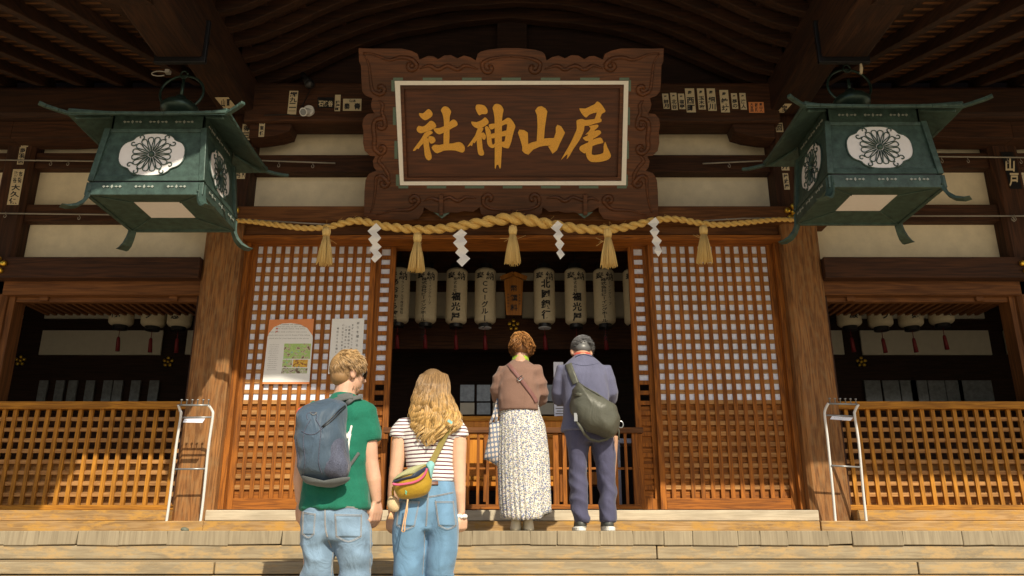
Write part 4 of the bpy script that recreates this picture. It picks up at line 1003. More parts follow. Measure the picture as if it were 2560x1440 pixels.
for (a, b_, c, d, t, l) in ((1655, 234, 1670.5, 272, '前月', 'grey narrow sticker closest to the right edge of the name board'), (1675, 232, 1691, 275, '北谷', 'narrow sticker second from the right edge of the name board'), (1694.5, 234, 1710, 273, '塩亭', 'narrow sticker just left of the tallest sticker'),
    (1712, 221, 1735, 281, '西町', 'tallest and widest sticker of the right hand row'), (1742, 221, 1760, 274, '玉木家', 'tall sticker with three characters right of the tallest one'), (1766, 221, 1787, 277, '細川', 'tall sticker with two small columns above two big characters'), (1798, 225, 1820, 281, '敏坊', 'tall sticker standing apart in the middle of the right hand row'),
    (1827, 233, 1842, 272, '夢の', 'small pale sticker left of the yellowish last white one'), (1848, 232.5, 1863.5, 274, '濱人', 'yellowish sticker, last white one before the orange sticker')):
    big = (d - b_) > 50
    sticker(a, b_, c, d, K1, '', l, 4 if not big else 5, rows=[(.5, .66, .84, .62 if big else .58, t), (.5, .18, .5, .2 if big else .14, '奉')])
sticker(1871, 255, 1909, 282, K1, '', 'orange sticker at the right end of the row near the pillar', 2, 'o', rows=[(.2, .5, .2, .85, '大吉田'), (.5, .5, .2, .85, '祈願'), (.8, .5, .2, .85, '東山人')])
zz = 4.098
def under(s):
    def f(a, b_, d):
        r = raydir(a, b_); t = zz / r.z; p = r * t; return Vector((p.x, p.y, zz - d))
    return f
sticker(537, 243, 571, 243.01 + 27, 7, '', 'sticker on the underside of the left tie beam above the bronze lantern', 22, ysk=under(-1), rows=[(.3, .5, .3, .8, '山'), (.7, .5, .3, .8, '町')])
sticker(1962, 259, 1980, 281, 7, '', 'sticker on the underside of the right tie beam', -20, ysk=under(1), rows=[(.5, .5, .8, .8, '宝')])
sticker(607, 310, 629, 350, PY - .003, '', 'sticker on the left pillar half behind the lantern roof', -4, rows=[(.5, .5, .8, .85, '得三')])
sticker(590, 428, 614, 447, PY - .003, '', 'low sticker on the left pillar beside the lantern', -2, rows=[(.3, .5, .4, .8, '弓'), (.8, .5, .3, .8, '尾')])
sticker(1938, 307, 1956, 330, PY - .003, '', 'sticker with a ring crest on the right pillar', 3, rows=[(.5, .5, .8, .8, '回')])
sticker(1951.5, 404, 1971, 426, PY - .003, '', 'sticker with one character on the right pillar, upper one under the lantern roof', 3, rows=[(.5, .5, .85, .85, '井')])
sticker(1956, 433, 1970, 474, PY - .003, '', 'narrow sticker low on the right pillar beside the lantern', 5, rows=[(.5, .5, .8, .9, '敏武磨')])
sticker(1272, 0, 1290, 15, 7.29, '', 'small sticker at the very top on the middle king post', 0, rows=[(.5, .5, .8, .8, '本')])
YQ = 7.357
sticker(54, 351, 72, 367, YQ, '', 'round sticker at the top of the left outer post', -2, 'w', rows=[(.5, .5, .8, .8, '回')])
sticker(50, 368, 66, 411, YQ, '', 'faded three character sticker on the left outer post', -8, rows=[(.5, .5, .9, .95, '鹿羽店')])
sticker(33, 423, 62, 512, YQ, '', 'large sticker low on the left outer post', -16, rows=[(.5, .7, .8, .56, '大久保'), (.3, .22, .34, .34, '熊谷'), (.72, .22, .34, .34, '市街')])
sticker(2502, 380, 2532, 472, YQ, '', 'large dark sticker with pale characters on the right outer post', 24, 'k', rows=[(.5, .55, .8, .8, '山戸')])
# ================================================================ curtain rods with hooks, spotlights
def rod(p, label, hooks, r=.008):
    e = empty('curtain_rod', W(*p[0]), label, 'rod', 'curtain rods on the plaster wall')
    m = MB(); m.tube([W(*q) for q in p], r, 8); m.build('rod', M['rodgrey'], e, smooth=True)
    for (x, y) in hooks:
        c = W(x, y, p[0][2] - .02); m = MB(); m.tube([c + Vector((0, 0, .03))] + [c + Vector((math.cos(t) * .012, 0, -.012 + math.sin(t) * .018)) for t in [R(90) - R(300) * i / 8 for i in range(9)]], .0035, 5); m.build('hook', M['rodgrey'], e, smooth=True)
rod([(0, 400, 7.33), (245, 403, 7.33)], 'upper left curtain rod, partly behind the left lantern', [(127, 407), (170, 407), (236, 407)])
rod([(-20, 533, 7.33), (300, 537, 7.33)], 'lower left curtain rod, partly behind the left lantern', [(13, 537), (198, 542)])
rod([(640, 401, 7.33), (838, 408, 7.33)], 'curtain rod between the left pillar and the name board', [(697, 411), (782, 413)])
rod([(1757, 409, 7.33), (1905, 402, 7.33)], 'curtain rod between the name board and the right pillar', [(1823, 412), (1922, 408)])
rod([(2300, 391, 7.33), (2580, 394, 7.33)], 'upper right curtain rod running off the edge', [(2355, 400), (2420, 400), (2519, 402), (2552, 402)])
rod([(2240, 540, 7.33), (2580, 540, 7.33)], 'lower right curtain rod with tangled hooks', [(2531, 545), (2534, 547), (2537, 544)])
sp = empty('spotlight', W(766, 262, 7.0), 'white round spotlight on the beam left of the name board', 'spotlight')
a = W(773, 279, 7.10); m = MB(); m.tube([a, a + Vector((0, -.03, 0))], [.055, .055], 20); m.build('back_plate', M['tubew'], sp)
m = MB(); b_ = W(758, 280, 7.0); m.tube([a, b_], [.034, .042], 18); m.build('housing', M['tubew'], sp, smooth=False)
m = MB(); m.tube([b_, b_ + (b_ - a).normalized() * .004], [.032, .032], 18); m.build('lens', M['glass'], sp)
sp = empty('spotlight', W(770, 205, 7.0), 'black spotlight above the white one, clamped to the top of the beam', 'spotlight')
m = MB(); a = W(757, 186, 7.05); b_ = W(774, 210, 6.98); m.tube([a, a.lerp(b_, .5), b_], [.028, .034, .05], 16); m.ball(b_, .05); m.build('housing', M['black'], sp, smooth=True)
m = MB(); m.tube([W(776, 224, 7.1), W(768, 240, 7.11), W(757, 262, 7.11), W(750, 275, 7.11)], .004, 5); m.tube([W(757, 290, 7.11), W(740, 290, 7.11), W(720, 286, 7.11), W(660, 288, 7.11)], .005, 5); m.build('cable', M['black'], sp)
# ================================================================ metal hanging racks at the pillars
def rack(L, Rr, bars, lab, flip, label):
    # leg polylines in px with depth
    e = empty('metal_rack', W(L[0][0], L[0][1], 7.1), label, 'rack', 'white tubular racks leaning at the pillars')
    for leg in (L, Rr):
        q = crom([tuple(W(*p)) for p in leg], 5, False); m = MB(); m.tube([Vector(p) for p in q], .0115, 10); m.build('leg', M['tubew'], e, smooth=True)
    for i, (x0, y0, x1, y1, Y, pegs) in enumerate(bars):
        m = MB(); A, B = W(x0, y0, Y), W(x1, y1, Y); m.tube([A, B], .008, 8)
        if pegs:
            for k in range(6): c = A.lerp(B, .06 + .176 * k); m.tube([c, c + Vector((0, 0, .04)), c + Vector((0, -.0, .042)), c + Vector((0, 0, .05))], [.005, .005, .011, .011], 8)
        m.build('crossbar', M['chrome'], e, smooth=True)
    m = MB(); m.prism([lab], lambda a, b_, d: W(a, b_, 6.93 - d), 0, .004); m.build('label_plate', M['paper'], e)
    m = MB(); c = W((lab[0][0] + lab[2][0]) / 2, (lab[0][1] + lab[2][1]) / 2, 6.924); write(m, 'かさ立て・御朱印', .03, lambda a, b_, d=0: Vector((c.x + a, 6.924, c.z + b_)), fit=(.12, .016)); m.build('lettering', M['inkg'], e)
rack([(412, 1332, 7.15), (424, 1250, 7.1), (440, 1120, 7.0), (452, 1040, 6.94), (450, 1026, 6.93), (446, 1012, 6.90)], [(497, 1332, 7.15), (508, 1250, 7.1), (521, 1120, 7.0), (532, 1042, 6.94), (530, 1026, 6.93), (521, 1013, 6.90)],
     [(448, 1013, 525, 1013, 6.90, True), (452, 1044, 531, 1043, 6.95, False), (437, 1173, 514, 1172, 7.04, False)], [(461, 1047, 513, 1046, 0)[:2], (513, 1046), (506, 1057), (457, 1056)], 0, 'white tubular rack with pegs leaning against the left pillar')
rack([(2091, 1332, 7.15), (2082, 1230, 7.1), (2069, 1100, 7.0), (2062, 1042, 6.94), (2063, 1024, 6.93), (2071, 1008, 6.90)], [(2169, 1332, 7.15), (2158, 1230, 7.1), (2147, 1110, 7.0), (2137, 1042, 6.94), (2137, 1028, 6.93), (2146, 1011, 6.90)],
     [(2071, 1009, 2145, 1011, 6.90, True), (2064, 1038, 2136, 1041, 6.95, False), (2078, 1164, 2150, 1168, 7.04, False)], [(2080, 1040), (2133, 1044), (2126, 1052), (2075, 1048)], 1, 'white tubular rack with pegs leaning against the right pillar')
m = MB(); c = W(462, 1324, 6.98); m.ball(c, .035, .03, .02, rot=Matrix.Rotation(.2, 3, 'Y')); tag(m.build('pebble', M['stone'], smooth=True), 'round grey green pebble on the deck between the feet of the left rack', 'stone')
# ================================================================ people
def evaluated(me, vox, sm=2, fac=.5):
    """one continuous surface from overlapping closed pieces"""
    o = bpy.data.objects.new('tmp', me); COL.objects.link(o)
    r = o.modifiers.new('r', 'REMESH'); r.mode = 'VOXEL'; r.voxel_size = vox
    if sm: q = o.modifiers.new('s', 'SMOOTH'); q.factor = fac; q.iterations = sm
    dg = bpy.context.evaluated_depsgraph_get(); dg.update()
    out = bpy.data.meshes.new_from_object(o.evaluated_get(dg)); bpy.data.objects.remove(o); return out
def nz(p, sx, sy, sz, o=0): return noise.noise(Vector((p.x * sx + o, p.y * sy + o * 1.3, p.z * sz - o)))
def skin_obj(mb, name, mat, parent, vox=.01, sm=3, disp=None):
    me = evaluated(mb.mesh(name), vox, sm)
    if disp:
        me.update(); nrm = [v.normal.copy() for v in me.vertices]
        for v, n in zip(me.vertices, nrm): v.co += n * disp(v.co)
    o = link(name, me, mat, parent, True); return o
def bvh(o):
    me = o.data; off = Vector(o.location)
    p = o.parent
    if p is not None: off = Vector((0, 0, 0))      # meshes are stored in world metres
    return BVHTree.FromPolygons([v.co.copy() for v in me.vertices], [tuple(q.vertices) for q in me.polygons])
def hit(bv, x, y, off=.003):
    d = raydir(x, y); r = bv.ray_cast(Vector((0, 0, 0)) + d * 2.5, d)
    if r[0] is None: return None
    return r[0] - d * off
def inside(poly, x, y):
    c = False; n = len(poly)
    for i in range(n):
        (x1, y1), (x2, y2) = poly[i], poly[(i + 1) % n]
        if (y1 > y) != (y2 > y) and x < (x2 - x1) * (y - y1) / (y2 - y1) + x1: c = not c
    return c
def patch(bv, quad, nu, nv, off=.003, th=.0):
    """quad of four px corners (tl, tr, br, bl) laid onto the surface as a grid"""
    P = {}; vs = []; fs = []
    tl, tr, br, bl = quad
    for j in range(nv + 1):
        for i in range(nu + 1):
            u, v = i / nu, j / nv
            x = (tl[0] * (1-u) + tr[0] * u) * (1-v) + (bl[0] * (1-u) + br[0] * u) * v
            y = (tl[1] * (1-u) + tr[1] * u) * (1-v) + (bl[1] * (1-u) + br[1] * u) * v
            h = hit(bv, x, y, off)
            if h is not None: P[(i, j)] = len(vs); vs.append(h)
    for j in range(nv):
        for i in range(nu):
            k = [(i, j), (i, j+1), (i+1, j+1), (i+1, j)]
            if all(q in P for q in k): fs.append(tuple(P[q] for q in k))
    return vs, fs
def line_on(m, bv, pts, r=.0016, off=.003, n=5, closed=False):
    q = crom(pts, 4, closed) if len(pts) > 2 else [tuple(a + (b - a) * t / 8 for a, b in zip(pts[0], pts[1])) for t in range(9)]
    P = [hit(bv, x, y, off) for x, y in q]; P = [p for p in P if p is not None]
    if len(P) > 1: m.tube(P, r, n)
def ribbon(m, bv, pts, w, off=.004, th=.003, sub=6, miss=None):
    """strap following px polyline, w in px"""
    q = crom(pts, sub, False); rows = []
    for i in range(len(q)):
        a, b_ = q[max(i-1, 0)], q[min(i+1, len(q)-1)]; d = Vector((b_[0] - a[0], b_[1] - a[1])); d.normalize(); nx, ny = -d.y * w / 2, d.x * w / 2
        row = [hit(bv, q[i][0] + nx * t, q[i][1] + ny * t, off) for t in (-1, -.33, .33, 1)]
        if any(r is None for r in row):
            c = [r for r in row if r is not None]
            if not c: continue
            continue
        rows.append(row)
    vs = [p for r in rows for p in r] + [p - Vector((0, th, 0)) for r in rows for p in r]; n = len(rows); fs = []
    if n < 2: return
    N = n * 4
    for i in range(n - 1):
        for k in range(3):
            fs.append((i*4+k, i*4+k+1, (i+1)*4+k+1, (i+1)*4+k)); fs.append((N+i*4+k, N+(i+1)*4+k, N+(i+1)*4+k+1, N+i*4+k+1))
        fs.append((i*4, (i+1)*4, N+(i+1)*4, N+i*4)); fs.append((i*4+3, N+i*4+3, N+(i+1)*4+3, (i+1)*4+3))
    m.add(vs, fs)
# ---------------------------------------------------------------- materials
def cloth(name, c, rough=.85, wr=.5, wsc=(7, 7, 2.5), var=.1, weave=500, wv=.15, extra=None, sheen=.15):
    m, nt, b = mat_base(name); L = nt.links.new
    mp = coords(nt, wsc); n = node(nt, 'ShaderNodeTexNoise'); n.inputs['Scale'].default_value = 1; n.inputs['Detail'].default_value = 4; n.inputs['Distortion'].default_value = .8; L(mp.outputs[0], n.inputs[0])
    mp2 = coords(nt, (weave,) * 3); n2 = node(nt, 'ShaderNodeTexNoise'); n2.inputs['Scale'].default_value = 1; L(mp2.outputs[0], n2.inputs[0])
    r = ramp(nt, [(.3, mul(c, 1 - var)), (.7, mul(c, 1 + var))]); L(n.outputs[0], r.inputs[0])
    mx = node(nt, 'ShaderNodeMix', data_type='RGBA', blend_type='MULTIPLY'); mx.inputs[0].default_value = 1
    r2 = ramp(nt, [(.3, (1 - wv * 2,) * 3), (.7, (1 + wv,) * 3)]); L(n2.outputs[0], r2.inputs[0]); L(r.outputs[0], mx.inputs[6]); L(r2.outputs[0], mx.inputs[7])
    out = mx.outputs[2]
    if extra: out = extra(nt, out)
    L(out, b.inputs['Base Color']); b.inputs['Roughness'].default_value = rough; b.inputs['Sheen Weight'].default_value = sheen; b.inputs['Specular IOR Level'].default_value = .25
    bp = node(nt, 'ShaderNodeBump'); bp.inputs['Strength'].default_value = wr; bp.inputs['Distance'].default_value = .02; L(n.outputs[0], bp.inputs['Height']); L(bp.outputs[0], b.inputs['Normal'])
    return m
def skinm(name, c):
    m, nt, b = mat_base(name); L = nt.links.new
    mp = coords(nt, (14,) * 3); n = node(nt, 'ShaderNodeTexNoise'); n.inputs['Scale'].default_value = 1; n.inputs['Detail'].default_value = 5; L(mp.outputs[0], n.inputs[0])
    r = ramp(nt, [(.3, mul(c, .9)), (.7, (min(1, c[0] * 1.06), c[1] * 1.08, c[2] * 1.08))]); L(n.outputs[0], r.inputs[0]); L(r.outputs[0], b.inputs['Base Color'])
    b.inputs['Roughness'].default_value = .5; b.inputs['Subsurface Weight'].default_value = .12; b.inputs['Subsurface Radius'].default_value = (.02, .008, .004); b.inputs['Subsurface Scale'].default_value = .4
    return m
def hairm(name, stops, zr, rough=.42):
    """stops over height zr=(z0,z1) with strand to strand variation from the attribute"""
    m, nt, b = mat_base(name); L = nt.links.new
    tc = node(nt, 'ShaderNodeTexCoord'); sp_ = node(nt, 'ShaderNodeSeparateXYZ'); L(tc.outputs['Object'], sp_.inputs[0])
    mr = node(nt, 'ShaderNodeMapRange'); mr.inputs[1].default_value = zr[0]; mr.inputs[2].default_value = zr[1]; L(sp_.outputs[2], mr.inputs[0])
    r = ramp(nt, stops); L(mr.outputs[0], r.inputs[0])
    at = node(nt, 'ShaderNodeAttribute'); at.attribute_name = 'strand'
    mx = node(nt, 'ShaderNodeMix', data_type='RGBA', blend_type='MULTIPLY'); mx.inputs[0].default_value = 1; L(r.outputs[0], mx.inputs[6]); L(at.outputs['Color'], mx.inputs[7])
    L(mx.outputs[2], b.inputs['Base Color']); b.inputs['Roughness'].default_value = rough; b.inputs['Specular IOR Level'].default_value = .6
    return m
SK1 = skinm('warm fair skin', (.62, .36, .25)); SK2 = skinm('fair skin', (.66, .40, .27)); SK3 = skinm('older skin', (.50, .29, .19))  # skin base colours of the young man, young woman and older pair
DEN1 = cloth('light blue denim', (.19, .285, .40), wr=1.0, wsc=(9, 9, 7), var=.22, weave=400, wv=.07)
DEN2 = cloth('mid blue denim', (.145, .275, .43), wr=.8, wsc=(9, 9, 6), var=.16, weave=400, wv=.07)
STITCH = plain('denim stitching', (.42, .38, .34), .8)
GRN = cloth('green cotton', (.010, .150, .095), wr=1.0, wsc=(9, 9, 5), var=.06)
TROU = cloth('dark navy trousers', (.075, .075, .135), wr=.7, wsc=(9, 9, 4), var=.12)
NAVY = cloth('purple navy canvas', (.125, .13, .21), wr=.55, wsc=(9, 9, 4), var=.12)
BROWN = cloth('mauve brown knit', (.225, .130, .098), wr=.45, var=.06)
PACK = cloth('slate blue ripstop', (.062, .098, .145), rough=.55, wr=1.0, wsc=(9, 9, 5), var=.16, weave=700, wv=.1)
PACKD = cloth('dark slate mesh', (.085, .095, .145), rough=.7, wr=.9, wsc=(9, 9, 5), var=.14, weave=300, wv=.3)
STRAPG = cloth('grey webbing', (.11, .12, .12), wr=.1)
OLIVE = cloth('olive grey nylon', (.098, .100, .080), rough=.42, wr=.7, wsc=(8, 8, 6), var=.1, sheen=0)
SOFT = plain('white rubber', (.75, .74, .70), .6); SHOE = plain('dark leather shoe', (.07, .075, .07), .5, .2, 30); CREAM = plain('cream leather shoe', (.66, .60, .46), .5, .06)
LEAT = plain('brown leather belt', (.17, .075, .05), .45, .1); TAN = plain('tan leather cord', (.62, .38, .2), .6, .1)
def stripes(nt, base):
    L = nt.links.new; tc = node(nt, 'ShaderNodeTexCoord'); s = node(nt, 'ShaderNodeSeparateXYZ'); L(tc.outputs['Object'], s.inputs[0])
    nn = node(nt, 'ShaderNodeTexNoise'); nn.inputs['Scale'].default_value = 5; L(tc.outputs['Object'], nn.inputs[0])
    x2 = node(nt, 'ShaderNodeMath', operation='MULTIPLY_ADD'); L(nn.outputs[0], x2.inputs[0]); x2.inputs[1].default_value = .022; L(s.outputs[2], x2.inputs[2])
    m1 = node(nt, 'ShaderNodeMath', operation='DIVIDE'); L(x2.outputs[0], m1.inputs[0]); m1.inputs[1].default_value = .0205
    m2 = node(nt, 'ShaderNodeMath', operation='FRACT'); L(m1.outputs[0], m2.inputs[0])
    r = ramp(nt, [(0, (.13, .035, .055)), (.34, (.80, .78, .76))], 'CONSTANT'); L(m2.outputs[0], r.inputs[0])
    mx = node(nt, 'ShaderNodeMix', data_type='RGBA', blend_type='MULTIPLY'); mx.inputs[0].default_value = 1; L(base, mx.inputs[6]); L(r.outputs[0], mx.inputs[7]); return mx.outputs[2]
STR = cloth('maroon striped white cotton', (1, 1, 1), wr=.35, var=.03, wv=.03, extra=stripes)
def floral(nt, base):
    L = nt.links.new; out = base
    for (sc, c, th, off) in ((100, (.10, .13, .30), .40, 0), (120, (.30, .30, .12), .36, 4), (110, (.50, .28, .20), .25, 9), (62, (.15, .18, .30), .33, 13)):
        tc = node(nt, 'ShaderNodeTexCoord'); mp = node(nt, 'ShaderNodeMapping'); mp.inputs['Location'].default_value = (off, off, off); mp.inputs['Scale'].default_value = (1, .6, 1.0); L(tc.outputs['Object'], mp.inputs[0])
        v = node(nt, 'ShaderNodeTexVoronoi'); v.inputs['Scale'].default_value = sc; L(mp.outputs[0], v.inputs[0])
        lt = node(nt, 'ShaderNodeMath', operation='LESS_THAN'); L(v.outputs['Distance'], lt.inputs[0]); lt.inputs[1].default_value = th
        mx = node(nt, 'ShaderNodeMix', data_type='RGBA'); L(lt.outputs[0], mx.inputs[0]); L(out, mx.inputs[6]); mx.inputs[7].default_value = (*c, 1); out = mx.outputs[2]
    return out
FLO = cloth('small flower print on white', (.72, .70, .65), wr=.15, var=.03, wv=.02, extra=floral)
def dots(nt, base):
    L = nt.links.new; tc = node(nt, 'ShaderNodeTexCoord'); mp = node(nt, 'ShaderNodeMapping'); mp.inputs['Scale'].default_value = (36, 2, 28); mp.inputs['Rotation'].default_value = (0, .12, 0); L(tc.outputs['Object'], mp.inputs[0])
    v = node(nt, 'ShaderNodeTexVoronoi'); v.inputs['Scale'].default_value = 1; v.inputs['Randomness'].default_value = .06; L(mp.outputs[0], v.inputs[0])
    lt = node(nt, 'ShaderNodeMath', operation='LESS_THAN'); L(v.outputs['Distance'], lt.inputs[0]); lt.inputs[1].default_value = .36
    mx = node(nt, 'ShaderNodeMix', data_type='RGBA'); L(lt.outputs[0], mx.inputs[0]); L(base, mx.inputs[6]); mx.inputs[7].default_value = (.62, .52, .44, 1); return mx.outputs[2]
DOTS = cloth('blue grey tote with pale ovals', (.17, .20, .27), wr=.2, var=.04, wv=.05, extra=dots)
# ---------------------------------------------------------------- anatomy
def head(m, c, yaw, pitch=0.0, s=1.0, face=True):
    """c centre of the skull; yaw turns the face from +y towards +x; pitch nods forward (face down)"""
    Rz = Matrix.Rotation(-yaw, 3, 'Z'); Rx = Matrix.Rotation(-pitch, 3, 'X'); RR = Rz @ Rx; c = Vector(c)
    P = lambda x, y, z: c + RR @ Vector((x * s, y * s, z * s))
    m.ball(P(0, -.012, .012), .077 * s, .097 * s, .098 * s, 20, 14, RR)
    m.ball(P(0, .025, -.045), .060 * s, .070 * s, .075 * s, 18, 12, RR)
    m.ball(P(0, .062, -.095), .030 * s, .026 * s, .024 * s, 12, 8, RR)
    m.ball(P(0, .05, -.03), .056 * s, .045 * s, .06 * s, 14, 10, RR)
    m.tube([P(0, .086, .012), P(0, .102, -.012), P(0, .113, -.030), P(0, .094, -.038)], [.010 * s, .012 * s, .016 * s, .013 * s], 8)
    m.tube([P(-.04, .076, .022), P(0, .090, .024), P(.04, .076, .022)], .011 * s, 8)
    m.tube([P(-.024, .083, -.062), P(0, .094, -.060), P(.024, .083, -.062)], .0075 * s, 8)
    m.tube([P(-.020, .083, -.072), P(0, .091, -.073), P(.020, .083, -.072)], .008 * s, 8)
    for sx in (-1, 1):
        m.ball(P(sx * .079, -.004, -.018), .010 * s, .022 * s, .034 * s, 10, 8, RR @ Matrix.Rotation(.12 * sx, 3, 'Z'))
        m.ball(P(sx * .034, .070, -.028), .018 * s, .02 * s, .02 * s, 8, 6, RR)
    return P, RR
def eyes(P, RR, parent, s=1.0):
    m = MB()
    for sx in (-1, 1): m.ball(P(sx * .032, .074, .004), .0125 * s, n=10, m=8)
    m.build('eyes', SOFT, parent, smooth=True)
def hand(m, wr, d, n, side, s=1.0, curl=.55, spread=.12):
    """wr wrist, d towards the fingertips, n palm normal, side: +1/-1 where the thumb leaves"""
    d = Vector(d).normalized(); n = Vector(n); n = (n - d * n.dot(d)).normalized(); t = d.cross(n) * side; wr = Vector(wr)
    for k, o_ in enumerate((-.030, -.010, .010, .030)):
        m.tube([wr + t * o_ * .6, wr + d * .045 * s + t * o_ * .95 * s + n * -.003, wr + d * .088 * s + t * o_ * s], [.014 * s, .0155 * s, .0115 * s], 8)
    Ls = [.064, .077, .082, .072]; o_s = [-.031, -.011, .010, .030]; 
    for L_, o_ , k in zip(Ls, o_s, range(4)):
        p = wr + d * .086 * s + t * o_ * s; dd = (d + t * o_ * spread * 8).normalized(); a = .15 + curl * .5; P = [p]; 
        for j, f in enumerate((.45, .31, .24)):
            a += curl * (.45 + .1 * k * .4); q = (dd * math.cos(a) + n * math.sin(a)); P.append(P[-1] + q * L_ * f * s)
        r0 = .0088 * s; m.tube(P, [r0, r0 * .95, r0 * .86, r0 * .68], 8)
    b = wr + d * .022 * s + t * .024 * s; P = [b, b + (d * .6 + t * .75 + n * .25).normalized() * .042 * s]; P.append(P[-1] + (d * .9 + t * .25 + n * .45).normalized() * .032 * s); P.append(P[-1] + (d * .95 + n * .4 - t * .05).normalized() * .026 * s)
    m.tube(P, [.014 * s, .0115 * s, .0098 * s, .0075 * s], 8)
def strands(name, parent, mat, gen, n, seed, seg=4):
    r = random.Random(seed); m = MB(); cols = []
    for i in range(n):
        out = gen(r, i)
        if out is None: continue
        pts, rad = out; k0 = len(m.v); m.tube(pts, rad, seg, cap=False); c = r.uniform(.45, 1.35); cols += [c] * (len(m.v) - k0)
    me = m.mesh(name, fix=False); at = me.attributes.new('strand', 'FLOAT_COLOR', 'POINT'); at.data.foreach_set('color', [x for c in cols for x in (c, c, c, 1)])
    return link(name, me, mat, parent, True)
def puff(name, outline, Yc, Df, Db, mat, parent, k=5, rings=9, pw=2.2, disp=None, center=None, tilt=0, smooth=True):
    """bag-like body inflated from a px outline standing at depth Yc; Df towards the viewer, Db away"""
    q = crom(outline, k, True); cx = sum(p[0] for p in q) / len(q); cy = sum(p[1] for p in q) / len(q)
    if center: cx, cy = center
    n = len(q); m = MB(); vs = []; fs = []
    def lay(D, sg):
        rows = []
        for j in range(rings + 1):
            s_ = 1 - j / rings; s2 = math.sin(s_ * PI / 2); h = D * max(0, 1 - s2 ** pw) ** (.55)
            for (x, y) in q:
                p = W(cx + (x - cx) * s2, cy + (y - cy) * s2, Yc); p.y += sg * h + tilt * (y - cy); rows.append(p)
                if j == rings: break
        return rows
    front, backr = lay(Df, -1), lay(Db, 1)
    for base, L_ in ((0, front), (len(front), backr)):
        vs += L_
        for j in range(rings - 1):
            for i in range(n):
                i2 = (i + 1) % n; fs.append((base + j*n+i, base + j*n+i2, base + (j+1)*n+i2, base + (j+1)*n+i))
        last = base + rings * n; j = rings - 1
        for i in range(n): fs.append((base + j*n+i, base + j*n+(i+1) % n, last))
    m.add(vs, fs); me = m.mesh(name)
    b = bmesh.new(); b.from_mesh(me); bmesh.ops.remove_doubles(b, verts=b.verts, dist=.0004); bmesh.ops.recalc_face_normals(b, faces=b.faces); b.to_mesh(me); b.free(); me.update()
    if disp:
        ns = [v.normal.copy() for v in me.vertices]
        for v, nn in zip(me.vertices, ns): v.co += nn * disp(v.co)
    return link(name, me, mat, parent, smooth)
def legs(m, Y0, L, n=20):
    """L: list of legs; each list of (xl, xr, y, dy, depth radius) rows in px"""
    for leg in L:
        rows = []
        for (xl, xr, y, dy, ry) in leg:
            a, b_ = W(xl, y, Y0 + dy), W(xr, y, Y0 + dy); rows.append(((a.x + b_.x) / 2, Y0 + dy, a.z, (b_.x - a.x) / 2, ry))
        m.loft(rows[::-1], n, 2.2)
def mannequin(m, Y0, sh, hip, feet, arms, neck):
    pass
# ================================================================ man in the green T-shirt
YM = 4.5
man = empty('person', (W(840, 1100, YM).x, YM, -.85), 'young man with tousled blond hair, sunglasses, green T-shirt and light jeans, seen from behind', 'person')
q = lambda x, y, dy=0: W(x, y, YM + dy)
m = MB(); hc = q(871, 931, .0); P, RR = head(m, hc + Vector((0, 0, .0)), R(52), R(6), .95)
m.tube([q(860, 1000, .0), q(862, 985, .0), q(866, 960, .0), q(868, 935, .01)], [.085, .062, .060, .06], 16)
m.loft([(q(842, 1290).x, YM + .01, q(0, 1300).z, .16, .10), (q(842, 1200).x, YM + .01, q(0, 1180).z, .15, .095), (q(850, 1100).x, YM + .0, q(0, 1080).z, .17, .10), (q(852, 1030).x, YM, q(0, 1020).z, .17, .085), (q(858, 1000).x, YM, q(0, 1000).z, .10, .06)], 20)
m.tube([q(905, 1022), q(915, 1040, .0), q(920, 1100, .0), q(926, 1152, .005), q(934, 1200, .01), q(941, 1255, .03)], [.055, .055, .052, .043, .042, .027], 14)
hand(m, q(941, 1257, .03), Vector((-.06, .10, -1)), Vector((-.75, .55, 0)), -1, 1.08, .55)
m.tube([q(792, 1022), q(776, 1040), q(766, 1100), q(758, 1150, .0), q(752, 1200, .02), q(752, 1255, .05)], [.055, .055, .052, .043, .042, .027], 14)
hand(m, q(752, 1257, .05), Vector((0, .1, -1)), Vector((.8, .5, 0)), 1, 1.08, .5)
for s_, (xa, xb) in ((-1, (795, 792)), (1, (885, 890))):
    a = q(xa, 1300); b_ = Vector((q(xb, 1440).x, YM + .02, -.32)); c = Vector((b_.x, YM + .0, -.78)); m.tube([a, b_, c], [.085, .06, .045], 14)
    m.tube([c + Vector((0, -.05, -.03)), c + Vector((0, .06, -.03)), c + Vector((0, .16, -.045))], [.035, .042, .03], 10)
skin_obj(m, 'body', SK1, man, .0055, 1); eyes(P, RR, man)
m = MB()
m.loft([(a, YM + dy, q(0, y).z, b_, c) for (a, y, b_, c, dy) in [((q(840, 1266).x), 1274, .193, .138, .0), (q(839, 1255).x, 1258, .191, .136, .0), (q(838, 1200).x, 1200, .172, .118, .01), (q(840, 1140).x, 1140, .175, .115, 0), (q(845, 1080).x, 1080, .186, .115, 0), (q(851, 1035).x, 1035, .180, .105, 0), (q(855, 1012).x, 1012, .145, .085, 0), (q(860, 996).x, 996, .090, .075, 0), (q(862, 986).x, 986, .072, .07, 0)]], 32, 2.4)
m.tube([q(895, 1020), q(914, 1036), q(921, 1070), q(924, 1104)], [.06, .069, .066, .064], 20)
m.tube([q(800, 1022), q(780, 1036), q(770, 1070), q(764, 1104)], [.06, .069, .066, .064], 20)
def d_man(p):
    k = max(0, min(1, (.32 - p.z) / .3)); return .010 * nz(p, 5, 5, 9, 2) + k * .012 * (1 - abs(nz(Vector((p.x, p.y, p.z + p.x * .25)), 3, 3, 13, 7)) * 3) + .006 * (1 - abs(nz(p, 9, 9, 5, 17)) * 3) + .004 * nz(p, 14, 14, 22, 5)
sh = skin_obj(m, 't_shirt', GRN, man, .010, 3, d_man)
bv = bvh(sh)
m = MB()
